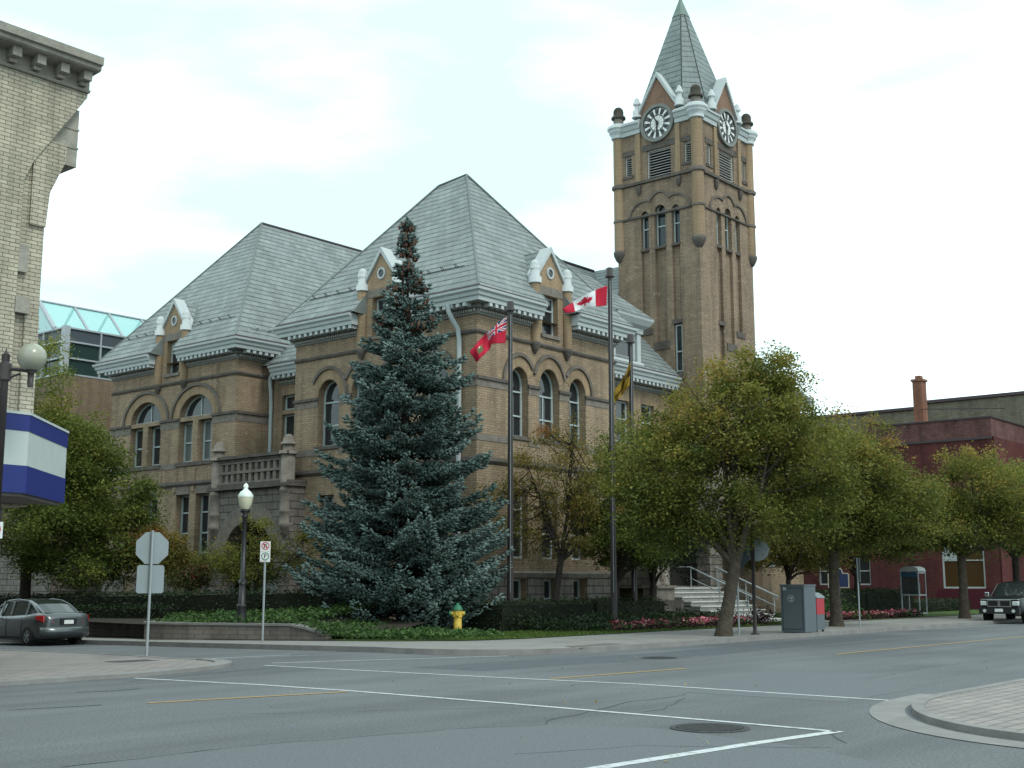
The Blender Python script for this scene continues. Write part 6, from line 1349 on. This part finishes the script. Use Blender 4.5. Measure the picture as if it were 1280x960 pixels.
for i in range(len(secs)-1):
    for k in range(n-1):
        roofish = k in (1, 2, 3, 4, 5); steep = i in (0, 1) and k in (1, 2, 3, 4, 5) or i in (4, 5) and k in (1, 2, 3, 4, 5)
        glz = (k in (0, 6) and 0 < i < 5) or (steep and k in (2, 3, 4)) or (i in (0, 5) and k in (2, 3, 4))
        q.add([vs[i*n+k], vs[(i+1)*n+k], vs[(i+1)*n+k+1], vs[i*n+k+1]], [(0, 1, 2, 3)], 1 if glz else 0, smooth=True)
car.put(q, 'cabin', [PS, GLS])
q = MB()
for sg_ in (-1, 1):
    for x0, x1 in ((-1.05, -.98), (-.12, -.03), (.5, .56)):
        zr = 1.38 if x0 > -1 else 1.33
        q.tube([(x0, sg_*.775, .93), ((x0+x1)/2, sg_*.63, zr)], .035, 6)
    q.tube([(-1.7, sg_*.69, .99), (-1.2, sg_*.63, 1.27), (-.8, sg_*.585, 1.40), (-.2, sg_*.58, 1.44), (.45, sg_*.57, 1.39), (.8, sg_*.6, 1.24), (1.25, sg_*.68, .93)], .03, 6)
car.put(q, 'pillar', PS)
q = MB()
for sg_ in (-1, 1):
    wheel_arch(q, -1.33, sg_*.84, .37, sg_, .33); wheel_arch(q, 1.33, sg_*.83, .37, sg_, .33)
    for x in (-.95, .0, .95): q.box(x-.006, x+.006, sg_*.872-.006, sg_*.872+.006, .3, .9)
    q.box(-1.1, 1.2, sg_*.862-.012, sg_*.862+.012, .19, .27)
car.put(q, 'trim_and_well_shade', BLACK)
for a, b in ((-1.33, .78), (-1.33, -.78), (1.33, .77), (1.33, -.77)): car.wheel(a, b, .315, .2)
for sg_ in (-1, 1):
    q = MB(); loft(q, [[(-2.13, sg_*.48, .74), (-2.13, sg_*.48, .93), (-2.20, sg_*.5, .92), (-2.235, sg_*.5, .74)], [(-2.0, sg_*.77, .78), (-2.0, sg_*.77, .97), (-2.09, sg_*.78, .96), (-2.12, sg_*.78, .76)], [(-1.78, sg_*.845, .86), (-1.78, sg_*.845, .96), (-1.8, sg_*.868, .95), (-1.8, sg_*.872, .85)]], smooth=False); car.put(q, 'taillight', LRED)
q = MB(); q.box(-2.262, -2.18, -.27, .27, .68, .86); car.put(q, 'plate_recess', BLACK); q = MB(); q.box(-2.274, -2.263, -.16, .16, .70, .82); car.put(q, 'licence_plate', SIGN)
q = MB(); loft(q, [[(-2.0, y, .30), (-2.0, y, .62), (xo, y*.98, .60), (xo-.02, y*.98, .36)] for y, xo in ((-.86, -2.05), (-.7, -2.24), (-.4, -2.31), (0, -2.33), (.4, -2.31), (.7, -2.24), (.86, -2.05))]); car.put(q, 'bumper', PS, smooth=False)
q = MB(); q.box(-2.02, -1.9, -.62, .62, 1.03, 1.06); car.put(q, 'spoiler', PS, bevel=.01)
for sg_ in (-1, 1): q = MB(); q.box(.72, .9, sg_*.96-.09, sg_*.96+.09, .93, 1.06); q.box(.78, .84, sg_*.85-.06, sg_*.85+.06, .93, .97); car.put(q, 'mirror', PS, bevel=.03)
for x in (-.75, .2):
    q = MB(); q.box(x-.09, x+.09, .868, .895, .80, .835); car.put(q, 'door_handle', PS, bevel=.008)
# black truck at the right, facing the viewer along the main street kerb
tv = at(1243, 781, 53.2); t = prop('suv', (tv.x+2.35, tv.y-.25, .01), 'black pickup style off-roader facing the camera at the right edge', 'car'); car = Car(t, PI); PB = mat('truck_paint', (.008, .010, .010), .35, spec=.35)
q = MB(); ST = [(-2.3, .78, .5, .75, 1.08), (-2.2, .86, .42, .78, 1.16), (-1.5, .9, .4, .78, 1.17), (0, .9, .38, .78, 1.13), (.9, .9, .38, .78, 1.12), (1.1, .9, .4, .78, 1.13), (1.9, .88, .42, .78, 1.08), (2.2, .84, .44, .74, 1.03), (2.32, .76, .48, .72, .96)]
loft(q, [body_sec(*a, tuck=.95) for a in ST]); car.put(q, 'body', PB)
q = MB(); GSm = [(-2.1, .78, .66, 1.14, 1.2), (-1.95, .8, .68, 1.12, 1.66), (-1.4, .82, .68, 1.1, 1.76), (-.2, .82, .68, 1.1, 1.77), (.35, .8, .66, 1.1, 1.70), (.95, .76, .68, 1.1, 1.16)]
secs = [gsec(*a) for a in GSm]; vs = [p_ for s in secs for p_ in s]
for i in range(len(secs)-1):
    for k in range(n-1):
        glz = (k in (0, 6)) or (i in (0, 4) and k in (1, 2, 3, 4, 5))
        q.add([vs[i*n+k], vs[(i+1)*n+k], vs[(i+1)*n+k+1], vs[i*n+k+1]], [(0, 1, 2, 3)], 1 if glz else 0, smooth=True)
car.put(q, 'cabin', [PB, GLS])
q = MB()
for sg_ in (-1, 1):
    for x0, x1, z0, z1 in ((-1.5, -1.45, 1.1, 1.72), (-.45, -.42, 1.1, 1.74), (.98, .36, 1.12, 1.68)): q.tube([(x0, sg_*.82, z0), (x1, sg_*.69, z1)], .04, 6)
car.put(q, 'pillar', PB)
for a, b in ((-1.42, .8), (-1.42, -.8), (1.42, .8), (1.42, -.8)): car.wheel(a, b, .37, .24)
q = MB()
for sg_ in (-1, 1): wheel_arch(q, -1.42, sg_*.87, .45, sg_, .37); wheel_arch(q, 1.42, sg_*.87, .45, sg_, .37)
q.box(2.2, 2.42, -.84, .84, .42, .66); car.put(q, 'trim_and_well_shade', BLACK, bevel=.03)
q = MB(); F = lambda a, b, d: (2.30+d, a, b)
q.prism(F, rect(-.44, .44, .74, .97), .0, .05, 0); q.ring(F, rect(-.5, .5, .70, 1.0), rect(-.45, .45, .745, .955), .0, .075, 1)
for k in range(-3, 4): q.fbox(F, k*.125-.02, k*.125+.02, .745, .955, .045, .07, 0)
q.fbox(F, -.05, .05, .74, .96, .05, .085, 1); car.put(q, 'grille', [BLACK, CHR])
for sg_ in (-1, 1):
    q = MB(); q.fbox(F, min(sg_*.53, sg_*.8), max(sg_*.53, sg_*.8), .76, .95, -.1, .045); car.put(q, 'headlight', LCLR, bevel=.03)
    q = MB(); q.prism(lambda a, b, d: (2.42+d, a, b), disc(.07, 16, sg_*.6, .54), .0, .02); car.put(q, 'fog_light', LCLR)
    q = MB(); q.box(.75, .92, sg_*1.0-.1, sg_*1.0+.1, 1.12, 1.32); car.put(q, 'mirror', CHR, bevel=.03)
q = MB(); q.box(2.425, 2.435, -.17, .17, .5, .63); car.put(q, 'licence_plate', SIGN)
q = MB(); q.box(2.1, 2.33, -.78, .78, 1.0, 1.03); car.put(q, 'hood_highlight', CHR, bevel=.01)  # bright strip added to imitate the highlight on the hood's front
